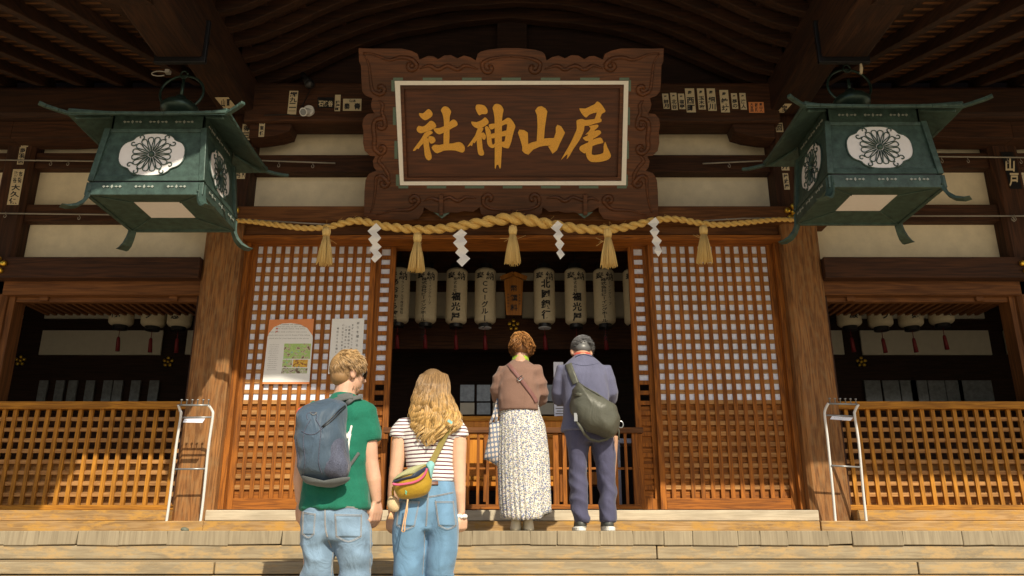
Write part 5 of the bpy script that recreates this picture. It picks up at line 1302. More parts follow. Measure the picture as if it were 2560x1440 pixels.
for pts in ([(876, 1085), (872, 1105), (869, 1130), (871, 1142)], [(862, 1108), (868, 1090), (873, 1080)], [(861, 1066), (864, 1085), (870, 1095), (879, 1064)], [(879, 1064), (873, 1095), (870, 1130), (869, 1140)]):
    line_on(m, bv, pts, .006, .004, 6)
m.build('lettering', SOFT, man, smooth=True)
# jeans
m = MB()
LM = [[(760, 838, 1248, .0, .115), (757, 840, 1290, .0, .125), (756, 838, 1340, 0, .12), (755, 834, 1390, .0, .10), (756, 830, 1440, .01, .095)], [(838, 918, 1252, 0, .115), (838, 924, 1290, 0, .125), (838, 927, 1340, 0, .12), (843, 927, 1390, 0, .10), (850, 926, 1440, .01, .095)]]
legs(m, YM, LM)
m.loft([(q(839, 1340).x, YM, q(0, 1352).z, .165, .11), (q(840, 1300).x, YM, q(0, 1310).z, .182, .125), (q(840, 1270).x, YM, q(0, 1270).z, .178, .12), (q(839, 1250).x, YM, q(0, 1248).z, .17, .11)], 24, 2.3)
for (x, x2) in ((793, 792), (888, 888)):
    a = q(x, 1440, .01); m.tube([a + Vector((0, 0, .06)), a, Vector((a.x, YM + .02, -.5)), Vector((a.x, YM + .02, -.80))], [.085, .084, .075, .075], 16)
def d_jean(p): return .010 * nz(p, 4, 4, 12, 1) + .012 * (1 - abs(nz(p, 5, 5, 9, 4)) * 3) * (1 if p.z < -.02 else .4) + .003 * nz(p, 20, 20, 30, 3)
je = skin_obj(m, 'jeans', DEN1, man, .010, 3, d_jean); bj = bvh(je)
def pocket(parent, mat, bv, quad, tip, name='pocket'):
    vs, fs = patch(bv, quad, 14, 14, .004); m = MB(); m.add(vs, fs)
    o = m.mesh(name, False); ob2 = link(name, o, mat, parent, True); sd = ob2.modifiers.new('t', 'SOLIDIFY'); sd.thickness = .003
    m = MB(); tl, tr, br, bl = quad
    for k in (0, 2.2):
        line_on(m, bv, [(tl[0] + k, tl[1] + 3), (bl[0] + k, bl[1] - k)], .0009, .0075); line_on(m, bv, [(tr[0] - k, tr[1] + 3), (br[0] - k, br[1] - k)], .0009, .0075)
        line_on(m, bv, [(bl[0] + k, bl[1] - k), tip if not k else (tip[0], tip[1] - k), (br[0] - k, br[1] - k)], .0009, .0075)
    line_on(m, bv, [(tl[0], tl[1] + 4), (tr[0], tr[1] + 4)], .0009, .0075); line_on(m, bv, [(tl[0], tl[1] + 7), (tr[0], tr[1] + 7)], .0009, .0075)
    m.build('stitching', STITCH, ob2)
def zo(x, y): return (700 + x / 2.4, 840 + y / 2.4)
pocket(man, DEN1, bj, [zo(136, 1046), zo(213, 1058), zo(205, 1190), zo(132, 1190)], zo(170, 1212))
pocket(man, DEN1, bj, [zo(328, 1060), zo(492, 1064), zo(488, 1205), zo(336, 1205)], zo(410, 1236))
m = MB()
for pts in ([zo(268, 985), zo(268, 1100), zo(275, 1180), zo(305, 1270)], [zo(273, 985), zo(273, 1100), zo(280, 1180), zo(310, 1270)], [zo(150, 1008), zo(268, 1030), zo(400, 1022), zo(520, 1040)], [zo(150, 1014), zo(268, 1036), zo(400, 1028), zo(520, 1046)], [zo(318, 1296), zo(310, 1400), zo(306, 1440)], [zo(541, 1100), zo(542, 1250), zo(540, 1420)]):
    line_on(m, bj, pts, .0011, .004)
m.build('seams', STITCH, man)
# hair
HM = hairm('dark blond hair', [(0, (.17, .10, .045)), (.45, (.33, .20, .085)), (1, (.54, .35, .16))], (hc.z - .08, hc.z + .11))
SC = hairm('blond scalp', [(0, (.25, .14, .06)), (1, (.36, .21, .08))], (hc.z - .08, hc.z + .1))
m = MB(); m.ball(P(0, -.018, .024), .079, .098, .094, 24, 16, RR); m.ball(P(0, -.045, -.035), .063, .059, .057, 18, 12, RR)
me = m.mesh('scalp'); me2 = evaluated(me, .006, 2); at = me2.attributes.new('strand', 'FLOAT_COLOR', 'POINT'); at.data.foreach_set('color', [1.0] * 4 * len(me2.vertices)); link('short_hair', me2, SC, man, True)
CL = []
_r = random.Random(77)
for _ in range(170):
    u = _r.uniform(0, 2 * PI); v = _r.uniform(-.1, 1); CL.append((u, v, _r.uniform(-.5, .5), _r.uniform(.75, 1.25)))
def g_man(r, i):
    low = r.random() < .3
    if low: u = r.uniform(0, 2 * PI); v = r.uniform(-.75, .12); tw = 0; ll = 1
    else: u, v, tw, ll = CL[r.randrange(len(CL))]; u += r.gauss(0, .09); v = min(.99, v + r.gauss(0, .05))
    rr = math.sqrt(max(0, 1 - v * v)); p = Vector((math.cos(u) * rr * .081, math.sin(u) * rr * .100 - .018, v * .095 + .024))
    if p.y > .055 and p.z < .05: return None
    nrm = Vector((p.x / .08, (p.y + .018) / .1, (p.z - .02) / .09)).normalized()
    if low: L_ = r.uniform(.012, .022); dr = (nrm * .12 + Vector((0, -.1, -1))).normalized()
    else: L_ = r.uniform(.036, .050) * ll; dr = (nrm * (.16 + .22 * max(0, v)) + Vector((.55 + tw * .8, .35 + tw * .5, -.30 + .35 * v))).normalized()
    pts = []; c = p.copy(); d = dr; n = 4 if low else 8
    for k in range(n):
        pts.append(P(c.x, c.y, c.z)); c = c + d * L_ / (n - 1); d = (d + Vector((tw * .10, 0, -.08)) - nrm * .11).normalized()
    r0 = r.uniform(.0010, .0019) if not low else .0011
    return pts, [r0] * (n - 2) + [r0 * .7, r0 * .3]
strands('hair', man, HM, g_man, 3800, 11)
# sunglasses
sg = MB()
for sx in (-1, 1):
    sg.tube([P(sx * .083, -.01, .006), P(sx * .080, .04, .010), P(sx * .068, .090, .010)], [.0035, .003, .004], 6)
    c = P(sx * .036, .098, .002); m_ = [P(sx * .036 + math.cos(t) * .030, .100 - .012 * abs(math.cos(t)) , .000 + math.sin(t) * .021) for t in [2 * PI * k / 16 for k in range(17)]]
    sg.tube(m_, .0035, 6, cap=False); sg.add([P(sx * .036, .102, 0)] + m_[:16], [(0, k + 1, (k + 1) % 16 + 1) for k in range(16)])
sg.tube([P(-.008, .103, .006), P(.008, .103, .006)], .003, 6)
tag(sg.build('sunglasses', plain('dark tortoise plastic', (.03, .018, .012), .12), None, smooth=False), 'dark sunglasses on the face of the blond man', 'sunglasses')
m = MB(); 
for k in range(60):
    r_ = random.Random(k); a = r_.uniform(-1, 1); p = P(a * .062, .045 - abs(a) * .02 + r_.uniform(-.01, .03), -.085 - r_.uniform(0, .02)); m.tube([p, p + Vector((0, .0, -.012))], .0016, 4)
me = m.mesh('beard', False); at = me.attributes.new('strand', 'FLOAT_COLOR', 'POINT'); at.data.foreach_set('color', [.8] * 4 * len(me.vertices)); link('beard', me, HM, man, True)
# backpack
bp = empty('backpack', (q(815, 1100).x, YM - .15, q(0, 1217).z), 'slate blue backpack with stretchy side pocket on the back of the blond man', 'backpack')
def z3(x, y): return (700 + x / 2.4, 840 + y / 2.4)
bo = [z3(x, y) for x, y in [(115,460),(135,425),(175,400),(250,382),(330,385),(385,400),(402,430),(398,520),(402,620),(410,720),(418,800),(408,850),(370,885),(300,903),(220,895),(150,875),(122,840),(118,780),(105,700),(100,620),(108,540)]]
def d_pack(p): return .006 * nz(p, 7, 7, 9, 8) + .007 * (1 - abs(nz(p, 6, 6, 11, 3)) * 3)
pk = puff('main_body', bo, YM - .135, .155, .05, PACK, bp, rings=12, pw=3.2, disp=d_pack)
bk = bvh(pk)
sp1 = puff('side_pocket', [z3(x, y) for x, y in [(262,545),(300,548),(345,590),(395,650),(410,760),(408,830),(380,868),(320,870),(265,850),(240,800),(236,700),(245,600)]], YM - .205, .075, .06, PACKD, bp, rings=8, pw=2.6, disp=d_pack)
puff('side_pocket', [z3(x, y) for x, y in [(100,560),(118,556),(135,620),(150,700),(165,780),(160,830),(135,835),(112,790),(98,700),(94,620)]], YM - .19, .05, .06, PACKD, bp, rings=6, pw=2.6, disp=d_pack)
puff('base_panel', [z3(x, y) for x, y in [(125,835),(180,862),(260,872),(340,868),(412,845),(415,865),(375,890),(300,906),(220,900),(150,880)]], YM - .2, .06, .08, STRAPG, bp, rings=6, disp=None)
m = MB()
for pts in ([z3(250,545), z3(300,500), z3(350,450), z3(392,415)], [z3(258,548), z3(310,508), z3(360,458), z3(396,424)]): line_on(m, bk, pts, .003, .004)
m.build('zip', M['black'], bp, smooth=True)
m = MB()
for pts in ([z3(165,500), z3(160,470), z3(180,460), z3(210,460), z3(222,480), z3(215,500)], [z3(130,570), z3(170,590), z3(215,585), z3(262,545)], [z3(185,500), z3(150,560), z3(140,640), z3(150,740), z3(140,830)], [z3(215,500), z3(245,560), z3(238,650), z3(232,760), z3(255,830)], [z3(130,850), z3(200,870), z3(300,876), z3(400,850)]):
    line_on(m, bk, pts, .0022, .002)
m.build('piping', PACKD, bp, smooth=True)
m = MB(); c0 = z3(200, 462)
for k in (0, 4): line_on(m, bk, [z3(178, 455 + k), z3(200, 470 + k), z3(222, 458 + k)], .0013, .004)
line_on(m, bk, [z3(178, 455), z3(222, 458)], .001, .004)
m.build('emblem', M['chrome'], bp)
m = MB()
ribbon(m, bv, [z3(350,372), z3(400,362), z3(440,358), z3(480,366), z3(500,378)], 15, .012, .012); ribbon(m, bv, [z3(330,392), z3(370,375), z3(410,365), z3(450,362)], 14, .02, .01)
ribbon(m, bv, [z3(410,790), z3(440,750), z3(462,718), z3(475, 700)], 7, .006, .004)
m.build('shoulder_strap', STRAPG, bp, smooth=True)
a = hit(bk, *z3(396, 405)) or q(866, 1010, -.1)
m = MB(); m.tube([a, a + Vector((.02, 0, .02)), q(885, 995, -.08), q(905, 992, -.06)], [.012, .014, .014, .012], 8, sq=.4); m.build('haul_strap', STRAPG, bp, smooth=True)
m = MB(); m.tube([q(748, 1040, -.05), q(742, 1032, -.06), q(748, 1022, -.06), q(756, 1020, -.05)], .006, 6); m.tube([q(744, 1075, -.05), q(742, 1062, -.06), q(745, 1052, -.06)], .005, 6)
m.build('red_tab', M['inkr'], bp, smooth=True)
# ================================================================ young woman
YV = 4.55
wo = empty('person', (W(1070, 1100, YV).x, YV, -.85), 'young woman with long wavy blond hair, maroon striped T-shirt and blue jeans, seen from behind', 'person')
q = lambda x, y, dy=0: W(x, y, YV + dy)
m = MB(); hc2 = q(1082, 972, .03); P2, RR2 = head(m, hc2, R(4), R(8), .97)
m.tube([q(1078, 1060, .0), q(1079, 1040, .0), q(1081, 1010, .01), q(1082, 985, .02)], [.08, .05, .047, .05], 14)
m.loft([(q(1074, 1230).x, YV + .01, q(0, 1230).z, .13, .09), (q(1074, 1180).x, YV, q(0, 1180).z, .12, .08), (q(1074, 1110).x, YV, q(0, 1110).z, .13, .08), (q(1076, 1065).x, YV, q(0, 1062).z, .14, .07), (q(1078, 1042).x, YV, q(0, 1042).z, .07, .05)], 20)
m.tube([q(1130, 1062), q(1143, 1075), q(1147, 1110, .0), q(1147, 1150, .0), q(1148, 1185, .0), q(1149, 1230, .0), q(1153, 1283, .02)], [.045, .047, .045, .041, .037, .034, .0215], 14)
hand(m, q(1154, 1286, .02), Vector((.05, .05, -1)), Vector((-.75, .6, 0)), -1, .88, .95)
m.tube([q(1018, 1062), q(1004, 1078), q(998, 1110), q(994, 1150), q(988, 1190, .0), q(984, 1235, .03), q(980, 1285, .06)], [.045, .047, .045, .041, .037, .034, .0215], 14)
hand(m, q(979, 1288, .06), Vector((-.03, .05, -1)), Vector((.7, .7, 0)), 1, .88, .8)
for xa in (1030, 1105):
    a = q(xa, 1330); m.tube([a, Vector((a.x, YV + .02, -.4)), Vector((a.x, YV, -.79))], [.085, .055, .04], 14)
    c = Vector((a.x, YV, -.79)); m.tube([c + Vector((0, -.05, -.025)), c + Vector((0, .06, -.025)), c + Vector((0, .15, -.04))], [.03, .038, .028], 10)
skin_obj(m, 'body', SK2, wo, .0055, 1); eyes(P2, RR2, wo, .95)
m = MB()
m.loft([(q(x, y).x, YV + dy, q(0, y).z, b_, c) for (x, y, b_, c, dy) in [(1076, 1206, .128, .098, .0), (1076, 1180, .130, .098, 0), (1074, 1150, .132, .098, 0), (1072, 1110, .143, .100, 0), (1074, 1080, .150, .095, 0), (1076, 1062, .140, .085, 0), (1078, 1046, .100, .07, 0), (1079, 1037, .065, .06, 0)]], 32, 2.2)
m.tube([q(1115, 1060), q(1138, 1066), q(1148, 1080), q(1151, 1095)], [.045, .056, .054, .053], 18)
m.tube([q(1034, 1060), q(1012, 1066), q(1001, 1080), q(997, 1095)], [.045, .056, .054, .053], 18)
def d_wo(p): return .006 * nz(p, 6, 6, 10, 21) + .005 * (1 - abs(nz(Vector((p.x, p.y, p.z + p.x * .5)), 6, 6, 14, 11)) * 3) * (p.z < .38) + .003 * nz(p, 14, 14, 24, 5)
sh2 = skin_obj(m, 't_shirt', STR, wo, .009, 3, d_wo); b2 = bvh(sh2)
m = MB()
LW = [[(1015, 1078, 1204, .0, .10), (1003, 1076, 1240, .0, .115), (990, 1075, 1280, .0, .135), (983, 1073, 1316, 0, .135), (982, 1067, 1350, .0, .115), (984, 1063, 1390, .0, .10), (987, 1059, 1440, .01, .095)], [(1074, 1137, 1204, 0, .10), (1075, 1141, 1240, 0, .115), (1074, 1145, 1280, 0, .135), (1072, 1147, 1316, 0, .135), (1070, 1146, 1350, 0, .115), (1066, 1142, 1390, 0, .10), (1063, 1137, 1440, .01, .095)]]
legs(m, YV, LW)
m.loft([(q(1070, 1320).x, YV, q(0, 1325).z, .12, .10), (q(1070, 1280).x, YV, q(0, 1280).z, .15, .125), (q(1073, 1240).x, YV, q(0, 1240).z, .148, .112), (q(1076, 1205).x, YV, q(0, 1204).z, .134, .1)], 24, 2.1)
for x in (1023, 1100):
    a = q(x, 1440, .01); m.tube([a + Vector((0, 0, .06)), a, Vector((a.x, YV + .02, -.5)), Vector((a.x, YV + .02, -.80))], [.083, .082, .085, .09], 16)
def d_jean2(p): return .006 * nz(p, 4, 4, 10, 31) + .004 * (1 - abs(nz(p, 6, 6, 8, 14)) * 3) * (1 if p.z < -.05 else .25)
je2 = skin_obj(m, 'jeans', DEN2, wo, .010, 2, d_jean2); bj2 = bvh(je2)
pocket(wo, DEN2, bj2, [z3(930, 982), z3(1042, 984), z3(1058, 1140), z3(950, 1138)], z3(1006, 1160))
pocket(wo, DEN2, bj2, [z3(712, 985), z3(838, 985), z3(808, 1142), z3(698, 1135)], z3(752, 1162))
m = MB()
for pts in ([z3(885, 945), z3(880, 1050), z3(874, 1140)], [z3(891, 945), z3(886, 1050), z3(879, 1140)], [z3(895, 962), z3(960, 952), z3(1040, 935)], [z3(895, 968), z3(960, 958), z3(1040, 941)], [z3(738, 955), z3(800, 965), z3(880, 972)], [z3(1058, 1100), z3(1068, 1200), z3(1060, 1350)], [z3(868, 1170), z3(866, 1280), z3(856, 1430)]):
    line_on(m, bj2, pts, .0011, .004)
m.build('seams', STITCH, wo)
m = MB(); ribbon(m, bj2, [(1018, 1208), (1045, 1208), (1080, 1208), (1110, 1207), (1133, 1206)], 9, .004, .004); m.build('belt', LEAT, wo, smooth=True)
m = MB(); c = q(1152, 1291, .02)
for k in range(9): t = 2 * PI * k / 9; m.ball(c + Vector((math.cos(t) * .026, math.sin(t) * .026, -.002 * (k % 2))), .0115, n=8, m=6)
tag(m.build('hair_tie', M['shide'], None, smooth=True), 'white scrunched hair tie round the right wrist of the young woman', 'hair tie')
# long wavy hair
HW = hairm('long blond hair', [(0, (.66, .43, .16)), (.35, (.56, .34, .115)), (.7, (.34, .20, .08)), (1, (.27, .165, .08))], (q(0, 1105).z, hc2.z + .1))
m = MB(); m.ball(P2(0, -.015, .018), .079, .095, .096, 24, 16, RR2)
m.loft([(q(x, y).x, YV - .07 + dy, q(0, y).z, b_, c) for (x, y, b_, c, dy) in [(1070, 1085, .06, .02, -.015), (1076, 1060, .10, .03, -.005), (1084, 1030, .108, .04, .02), (1084, 1000, .095, .05, .04), (1084, 970, .08, .06, .07), (1082, 950, .07, .06, .09)]], 20)
me2 = evaluated(m.mesh('hm'), .008, 3); at = me2.attributes.new('strand', 'FLOAT_COLOR', 'POINT'); at.data.foreach_set('color', [.72] * 4 * len(me2.vertices)); link('hair_mass', me2, HW, wo, True)
HL = [(921, 1087, 8, .0), (935, 1085, 34, .02), (955, 1083, 42, .0), (985, 1080, 47, -.03), (1010, 1083, 57, -.06), (1035, 1088, 66, -.09), (1060, 1090, 70, -.105), (1085, 1080, 60, -.11), (1108, 1068, 50, -.11)]
def hl(y, k): 
    t = [(a[0], a[k]) for a in HL]; return lerp(t, y)
WC = []
_r = random.Random(5)
for _ in range(64): WC.append((_r.uniform(-1, 1), _r.uniform(0, 6.28), _r.uniform(.6, 1.9), _r.uniform(.10, .16), _r.uniform(-.012, .012), _r.uniform(-16, 14), _r.uniform(.7, 1.3)))
def g_wo(r, i):
    cu, ph, am, fq, dd, dl, _b = WC[r.randrange(len(WC))]; fly = r.random() < .05
    u = max(-1, min(1, cu + r.gauss(0, .07 if not fly else .2)))
    L_ = 1078 + (1 - abs(u)) * 20 + dl + r.uniform(-9, 8)
    if u < -.55: L_ -= 25 * (-u - .3)
    pts = []; n = 24; y0 = 923 + 6 * r.random() + 14 * abs(u) ** 2; gx = r.gauss(0, .6 if not fly else 3); sp0 = r.gauss(0, .05)
    for k in range(n):
        t = k / (n - 1); y = y0 + (L_ - y0) * t; wv = min(1, t * 1.5) ** 1.3
        hw = hl(y, 2); cx_ = hl(y, 1); uu = u * (1 - .12 * t) + (cu - u) * .45 * t
        x = cx_ + hw * uu + wv * am * 3.4 * math.sin(y * fq + ph) + gx * t
        dep = -math.sqrt(max(.02, 1 - (max(-1, min(1, uu)) * .93) ** 2)) * lerp([(921, .02), (930, .07), (942, .105), (960, .132), (1000, .15), (1060, .158), (1110, .16)], y)
        dy = dep + dd * wv + .007 * wv * am * math.cos(y * fq + ph) + sp0 * .05
        pts.append(q(x, y, dy + .027))
    r0 = r.uniform(.0009, .0019); return pts, [r0 * (.8 + .4 * math.sin(PI * k / (n - 1))) * (1 if k < n - 3 else .5) for k in range(n)]
strands('hair', wo, HW, g_wo, 3000, 4)
# bum bag
fb = empty('crossbody_bag', q(1020, 1240, -.15), 'small mustard and sage belt bag with pink zip on the striped shirt', 'bag')
MUS = cloth('mustard nylon', (.42, .26, .02), rough=.5, wr=.5, wsc=(8, 8, 8), var=.08); SAGE = cloth('sage nylon', (.42, .42, .22), rough=.55, wr=.3, var=.06); PINK = plain('pink zip tape', (.62, .10, .20), .6); NVY = cloth('navy nylon', (.03, .045, .08), rough=.5)
OLV = cloth('olive webbing', (.25, .20, .06), wr=.05); AQ = cloth('tie dye aqua tab', (.25, .52, .52), wr=.2)
z4 = lambda x, y: (700 + x / 2.4, 840 + y / 2.4)
puff('main_body', [z4(x, y) for x, y in [(675,880),(700,850),(760,808),(840,775),(875,768),(905,800),(913,860),(905,915),(880,950),(830,970),(760,980),(715,972),(690,935)]], YV - .17, .055, .05, MUS, fb, rings=9, pw=3)
puff('flap', [z4(x, y) for x, y in [(676,868),(700,838),(735,815),(800,782),(872,768),(868,785),(842,820),(820,835),(760,848),(700,862)]], YV - .185, .045, .03, SAGE, fb, rings=7, pw=3)
puff('dark_panel', [z4(x, y) for x, y in [(676,872),(700,864),(760,850),(822,838),(850,815),(874,782),(882,790),(872,815),(845,845),(800,862),(740,872),(680,884)]], YV - .2, .035, .02, NVY, fb, rings=4, pw=3)
m = MB(); pz_ = crom([z4(x, y) for x, y in [(676,886),(705,892),(760,886),(810,875),(850,852),(872,822),(882,795)]], 5, False); m.tube([q(x, y, -.232) for x, y in pz_], .0062, 8); m.build('zip', PINK, fb, smooth=True)
puff('end_tab', [z4(x, y) for x, y in [(876,768),(905,748),(928,770),(918,820),(908,860),(895,830),(885,800)]], YV - .185, .03, .03, AQ, fb, rings=4)
m = MB(); lo = [z4(752, 928), z4(760, 938), z4(758, 952), z4(752, 940)]; m.tube([q(x, y, -.232) for x, y in lo], .003, 6)
m.build('emblem', plain('mint print', (.12, .5, .35), .6), fb)
m = MB()
ribbon(m, b2, [z4(905, 762), z4(940, 700), z4(975, 630), z4(1005, 570), z4(1020, 530)], 13.5, .006, .004)
P_ = [q(*z4(x, y), dy) for x, y, dy in [(902, 775, -.17), (922, 735, -.135), (950, 680, -.12), (982, 615, -.115), (1006, 565, -.125), (1018, 520, -.13)]]
vs = []
for i, p in enumerate(P_):
    d = (P_[min(i+1, 5)] - P_[max(i-1, 0)]); n_ = d.cross(Vector((0, 1, 0))).normalized(); vs += [p + n_ * .016, p - n_ * .016, p - n_ * .016 + Vector((0, .004, 0)), p + n_ * .016 + Vector((0, .004, 0))]
fs = [(0,1,2,3), (20,23,22,21)]
for i in range(5):
    for k in range(4): k2 = (k+1) % 4; fs.append((i*4+k, i*4+k2, (i+1)*4+k2, (i+1)*4+k))
m.add(vs, fs); m.build('strap', OLV, fb)
m = MB(); a, b_ = q(*z4(1008, 522), -.16), q(*z4(1032, 518), -.16); c = q(*z4(1018, 498), -.16); m.prism([[(z4(1003, 512)), z4(1030, 530), z4(1037, 515), z4(1012, 500)]], lambda a, b_, d: q(a, b_, -.165 - d), 0, .006); m.build('buckle_tab', AQ, fb)
m = MB()
for dx in (0, 9): m.tube([q(*z4(768 - dx * .3, 980), -.21), q(*z4(760 + dx - 6, 1050), -.20), q(*z4(742 + dx, 1110), -.2), q(*z4(730 + dx * 2, 1170), -.2), q(*z4(740, 1176), -.2)], .0036, 6)
m.build('wrist_cord', TAN, fb, smooth=True)
ch = puff('pouch_charm', [z4(x, y) for x, y in [(645,985),(665,958),(690,962),(712,990),(718,1030),(700,1055),(665,1050),(645,1025)]], YV - .13, .03, .03, plain('cream wicker', (.70, .52, .30), .7, .15, 60, bump=.5, bsc=120), fb, rings=6)
m = MB(); m.tube([q(*z4(680, 905), -.15), q(*z4(676, 935), -.14), q(*z4(678, 960), -.13)], .007, 6); m.build('yellow_loop', MUS, fb, smooth=True)
m = MB()
for k in range(5): m.tube([q(*z4(665, 1052), -.13), q(*z4(655 + k * 5, 1080), -.13), q(*z4(650 + k * 7, 1100), -.13)], .003, 5)
m.build('charm_tassel', TAN, fb, smooth=True)
# ================================================================ older woman
YO2 = 6.02
z5 = lambda x, y: (1180 + x / 2.716, 820 + y / 2.716)
ow = empty('person', (W(1305, 1100, YO2).x, YO2, DK), 'older woman with short auburn hair, brown sweater and long flowered skirt, bowing at the railing', 'person')
q = lambda x, y, dy=0: W(x, y, YO2 + dy)
m = MB(); hc3 = q(1303, 872, .075); P3, RR3 = head(m, hc3, R(-4), R(38), .95)
m.tube([q(1300, 915, .0), q(1301, 900, .025), q(1302, 885, .05), hc3], [.06, .05, .052, .05], 14)
m.loft([(q(1300, 1030).x, YO2, q(0, 1040).z, .13, .09), (q(1300, 980).x, YO2, q(0, 980).z, .13, .09), (q(1299, 930).x, YO2 + .01, q(0, 930).z, .13, .08), (q(1299, 912).x, YO2 + .02, q(0, 908).z, .07, .05)], 20)
for (xs, xe, xw, sd) in ((1251, 1240, 1262, 1), (1347, 1358, 1336, -1)):
    m.tube([q(xs, 925), q((xs + xe) / 2, 955, .0), q(xe, 985, .04), q(xe, 1000, .10), q(xw, 990, .24)], [.022, .024, .026, .026, .020], 12)
    hand(m, q(xw, 990, .25), Vector((.12 * sd, .8, .35)), Vector((sd, .1, 0)), sd, .85, .3)
for x in (1290, 1321):
    m.tube([q(1300, 1030), q(x, 1070, .01), q(x, 1150, .02), q(x, 1240, .02), q(x, 1296, .0), q(x, 1312, -.01)], [.06, .075, .07, .05, .034, .034], 12)
    c = q(x, 1318, -.02); m.tube([c + Vector((0, -.02, 0)), c + Vector((0, .1, -.0)), c + Vector((0, .19, -.005))], [.024, .03, .024], 10)
skin_obj(m, 'body', SK3, ow, .0085, 2); eyes(P3, RR3, ow, .9)
m = MB()
rows = [(1299, 1028, .152, .115, .0), (1299, 1010, .150, .118, 0), (1298, 980, .150, .12, 0), (1298, 950, .148, .12, 0), (1299, 930, .143, .11, .0), (1299, 915, .115, .09, .01), (1300, 903, .07, .065, .03), (1301, 898, .06, .055, .035)]
m.loft([(q(x, y).x, YO2 + dy, q(0, y).z, b_, c) for (x, y, b_, c, dy) in rows], 30, 2.4)
for (xs, xe, xw) in ((1256, 1246, 1258), (1342, 1352, 1344)):
    sg_ = -1 if xs < 1300 else 1
    m.tube([q(xs + 16 * -sg_, 924), q(xs - 3 * sg_, 925), q((xs + xe) / 2 + sg_ * 1, 950, .0), q(xe + sg_ * 1, 978, .03), q(xe + sg_ * 1, 995, .08), q(xw, 1003, .14), q(xw - sg_ * 6, 992, .22)], [.03, .048, .054, .054, .052, .048, .03], 16)
def d_ow(p): return .008 * nz(p, 5, 5, 8, 41) + .010 * (1 - abs(nz(p, 5, 5, 9, 44)) * 3) * (1 if p.z < .42 or abs(p.x - .05) > .12 else .35)
sw_ = skin_obj(m, 'sweater', BROWN, ow, .010, 3, d_ow); b3 = bvh(sw_)
m = MB()
m.loft([(q(1301, 902).x, YO2 + .035, q(0, 904).z, .068, .066), (q(1301, 895).x, YO2 + .045, q(0, 889).z, .062, .060)], 20)
m.build('collar', cloth('lime green scarf', (.28, .42, .02), wr=.8, wsc=(20, 20, 20), var=.3), ow, smooth=True)
# pleated skirt
m = MB(); n = 150; vs = []; rows = [(1010, 1299, 47, .115), (1035, 1301, 51, .125), (1060, 1305, 57, .14), (1100, 1307, 61, .155), (1150, 1309, 64, .165), (1200, 1311, 64, .17), (1250, 1313, 64, .175), (1285, 1315, 62, .18), (1297, 1316, 61, .18)]
rr_ = random.Random(9); pa = [rr_.uniform(.6, 1.3) for _ in range(60)]
for j, (y, cx_, hw, ry) in enumerate(rows):
    k = j / (len(rows) - 1); c = q(cx_, y); A = (q(cx_ + hw, y) - c).x
    for i in range(n):
        t = 2 * PI * i / n; tt = t + .12 * math.sin(3 * t) + .06 * k * math.sin(5 * t + 1)
        pl_ = abs(((tt * 26 / (2 * PI)) % 1) - .5) * 2; am = (.002 + .013 * k) * pa[int((tt * 26 / (2 * PI)) % 60)]
        fl = 1 + .03 * k * math.sin(4 * t + .5); r1 = (pl_ - .5) * am
        zz_ = c.z + (.012 * math.sin(t * 2 + 2.0) + (.03 if math.cos(t) > .55 else 0) * math.sin((math.cos(t) - .55) * 3.4)) * (k > .85)
        vs.append((c.x + math.cos(t) * (A * fl + r1), YO2 + .02 + math.sin(t) * (ry * fl + r1), zz_))
fs = []
for j in range(len(rows) - 1):
    for i in range(n): i2 = (i+1) % n; fs.append((j*n+i, (j+1)*n+i, (j+1)*n+i2, j*n+i2))
m.add(vs, fs); sk = m.build('skirt', FLO, ow, smooth=True); sdm = sk.modifiers.new('t', 'SOLIDIFY'); sdm.thickness = .003
for x in (1290, 1321):
    m = MB(); c = q(x, 1326, -.02); c.z = DK
    m.loft([(c.x, c.y + .06, DK + .002, .042, .115), (c.x, c.y + .06, DK + .02, .043, .116), (c.x, c.y + .05, DK + .035, .040, .105), (c.x, c.y + .02, DK + .055, .036, .075), (c.x, c.y - .005, DK + .078, .031, .045), (c.x, c.y - .01, DK + .09, .026, .035)], 20, 2.3)
    m.build('shoe', CREAM, ow, smooth=True)
HO = hairm('short auburn hair', [(0, (.20, .085, .03)), (.5, (.34, .15, .045)), (1, (.46, .22, .07))], (hc3.z - .08, hc3.z + .11))
m = MB(); m.ball(P3(0, -.02, .02), .088, .104, .103, 24, 16, RR3); m.ball(P3(0, -.05, -.035), .076, .05, .055, 18, 12, RR3)
me2 = evaluated(m.mesh('hm'), .007, 3); at = me2.attributes.new('strand', 'FLOAT_COLOR', 'POINT'); at.data.foreach_set('color', [.75] * 4 * len(me2.vertices)); link('hair_mass', me2, HO, ow, True)
def g_ow(r, i):
    u = r.uniform(0, 2 * PI); v = r.uniform(-.85, 1); rr = math.sqrt(1 - v * v) ** .7; p = Vector((math.cos(u) * rr * .088, math.sin(u) * rr * .107 - .02, v * .1 + .02))
    if p.y > .05 and p.z < .05: return None
    nrm = Vector((p.x, p.y + .02, p.z)).normalized(); side = math.copysign(1, p.x)
    d = (nrm * .55 + Vector((side * .25 + .4 * math.sin(p.z * 50 + p.x * 20), -.35, -.7))).normalized(); L_ = r.uniform(.03, .06); c = p.copy(); pts = []
    for k in range(6):
        pts.append(P3(c.x, c.y, c.z)); c = c + d * L_ / 5; d = (d - nrm * .22 + Vector((math.sin(p.x * 70 + k) * .15, 0, -.12))).normalized()
    r0 = r.uniform(.0017, .003); return pts, [r0, r0 * 1.2, r0 * 1.2, r0, r0 * .8, r0 * .3]
strands('hair', ow, HO, g_ow, 1900, 21)
cb = empty('crossbody_strap', q(1290, 950, -.1), 'brown bag strap with metal buckle running diagonally over the brown sweater', 'strap')
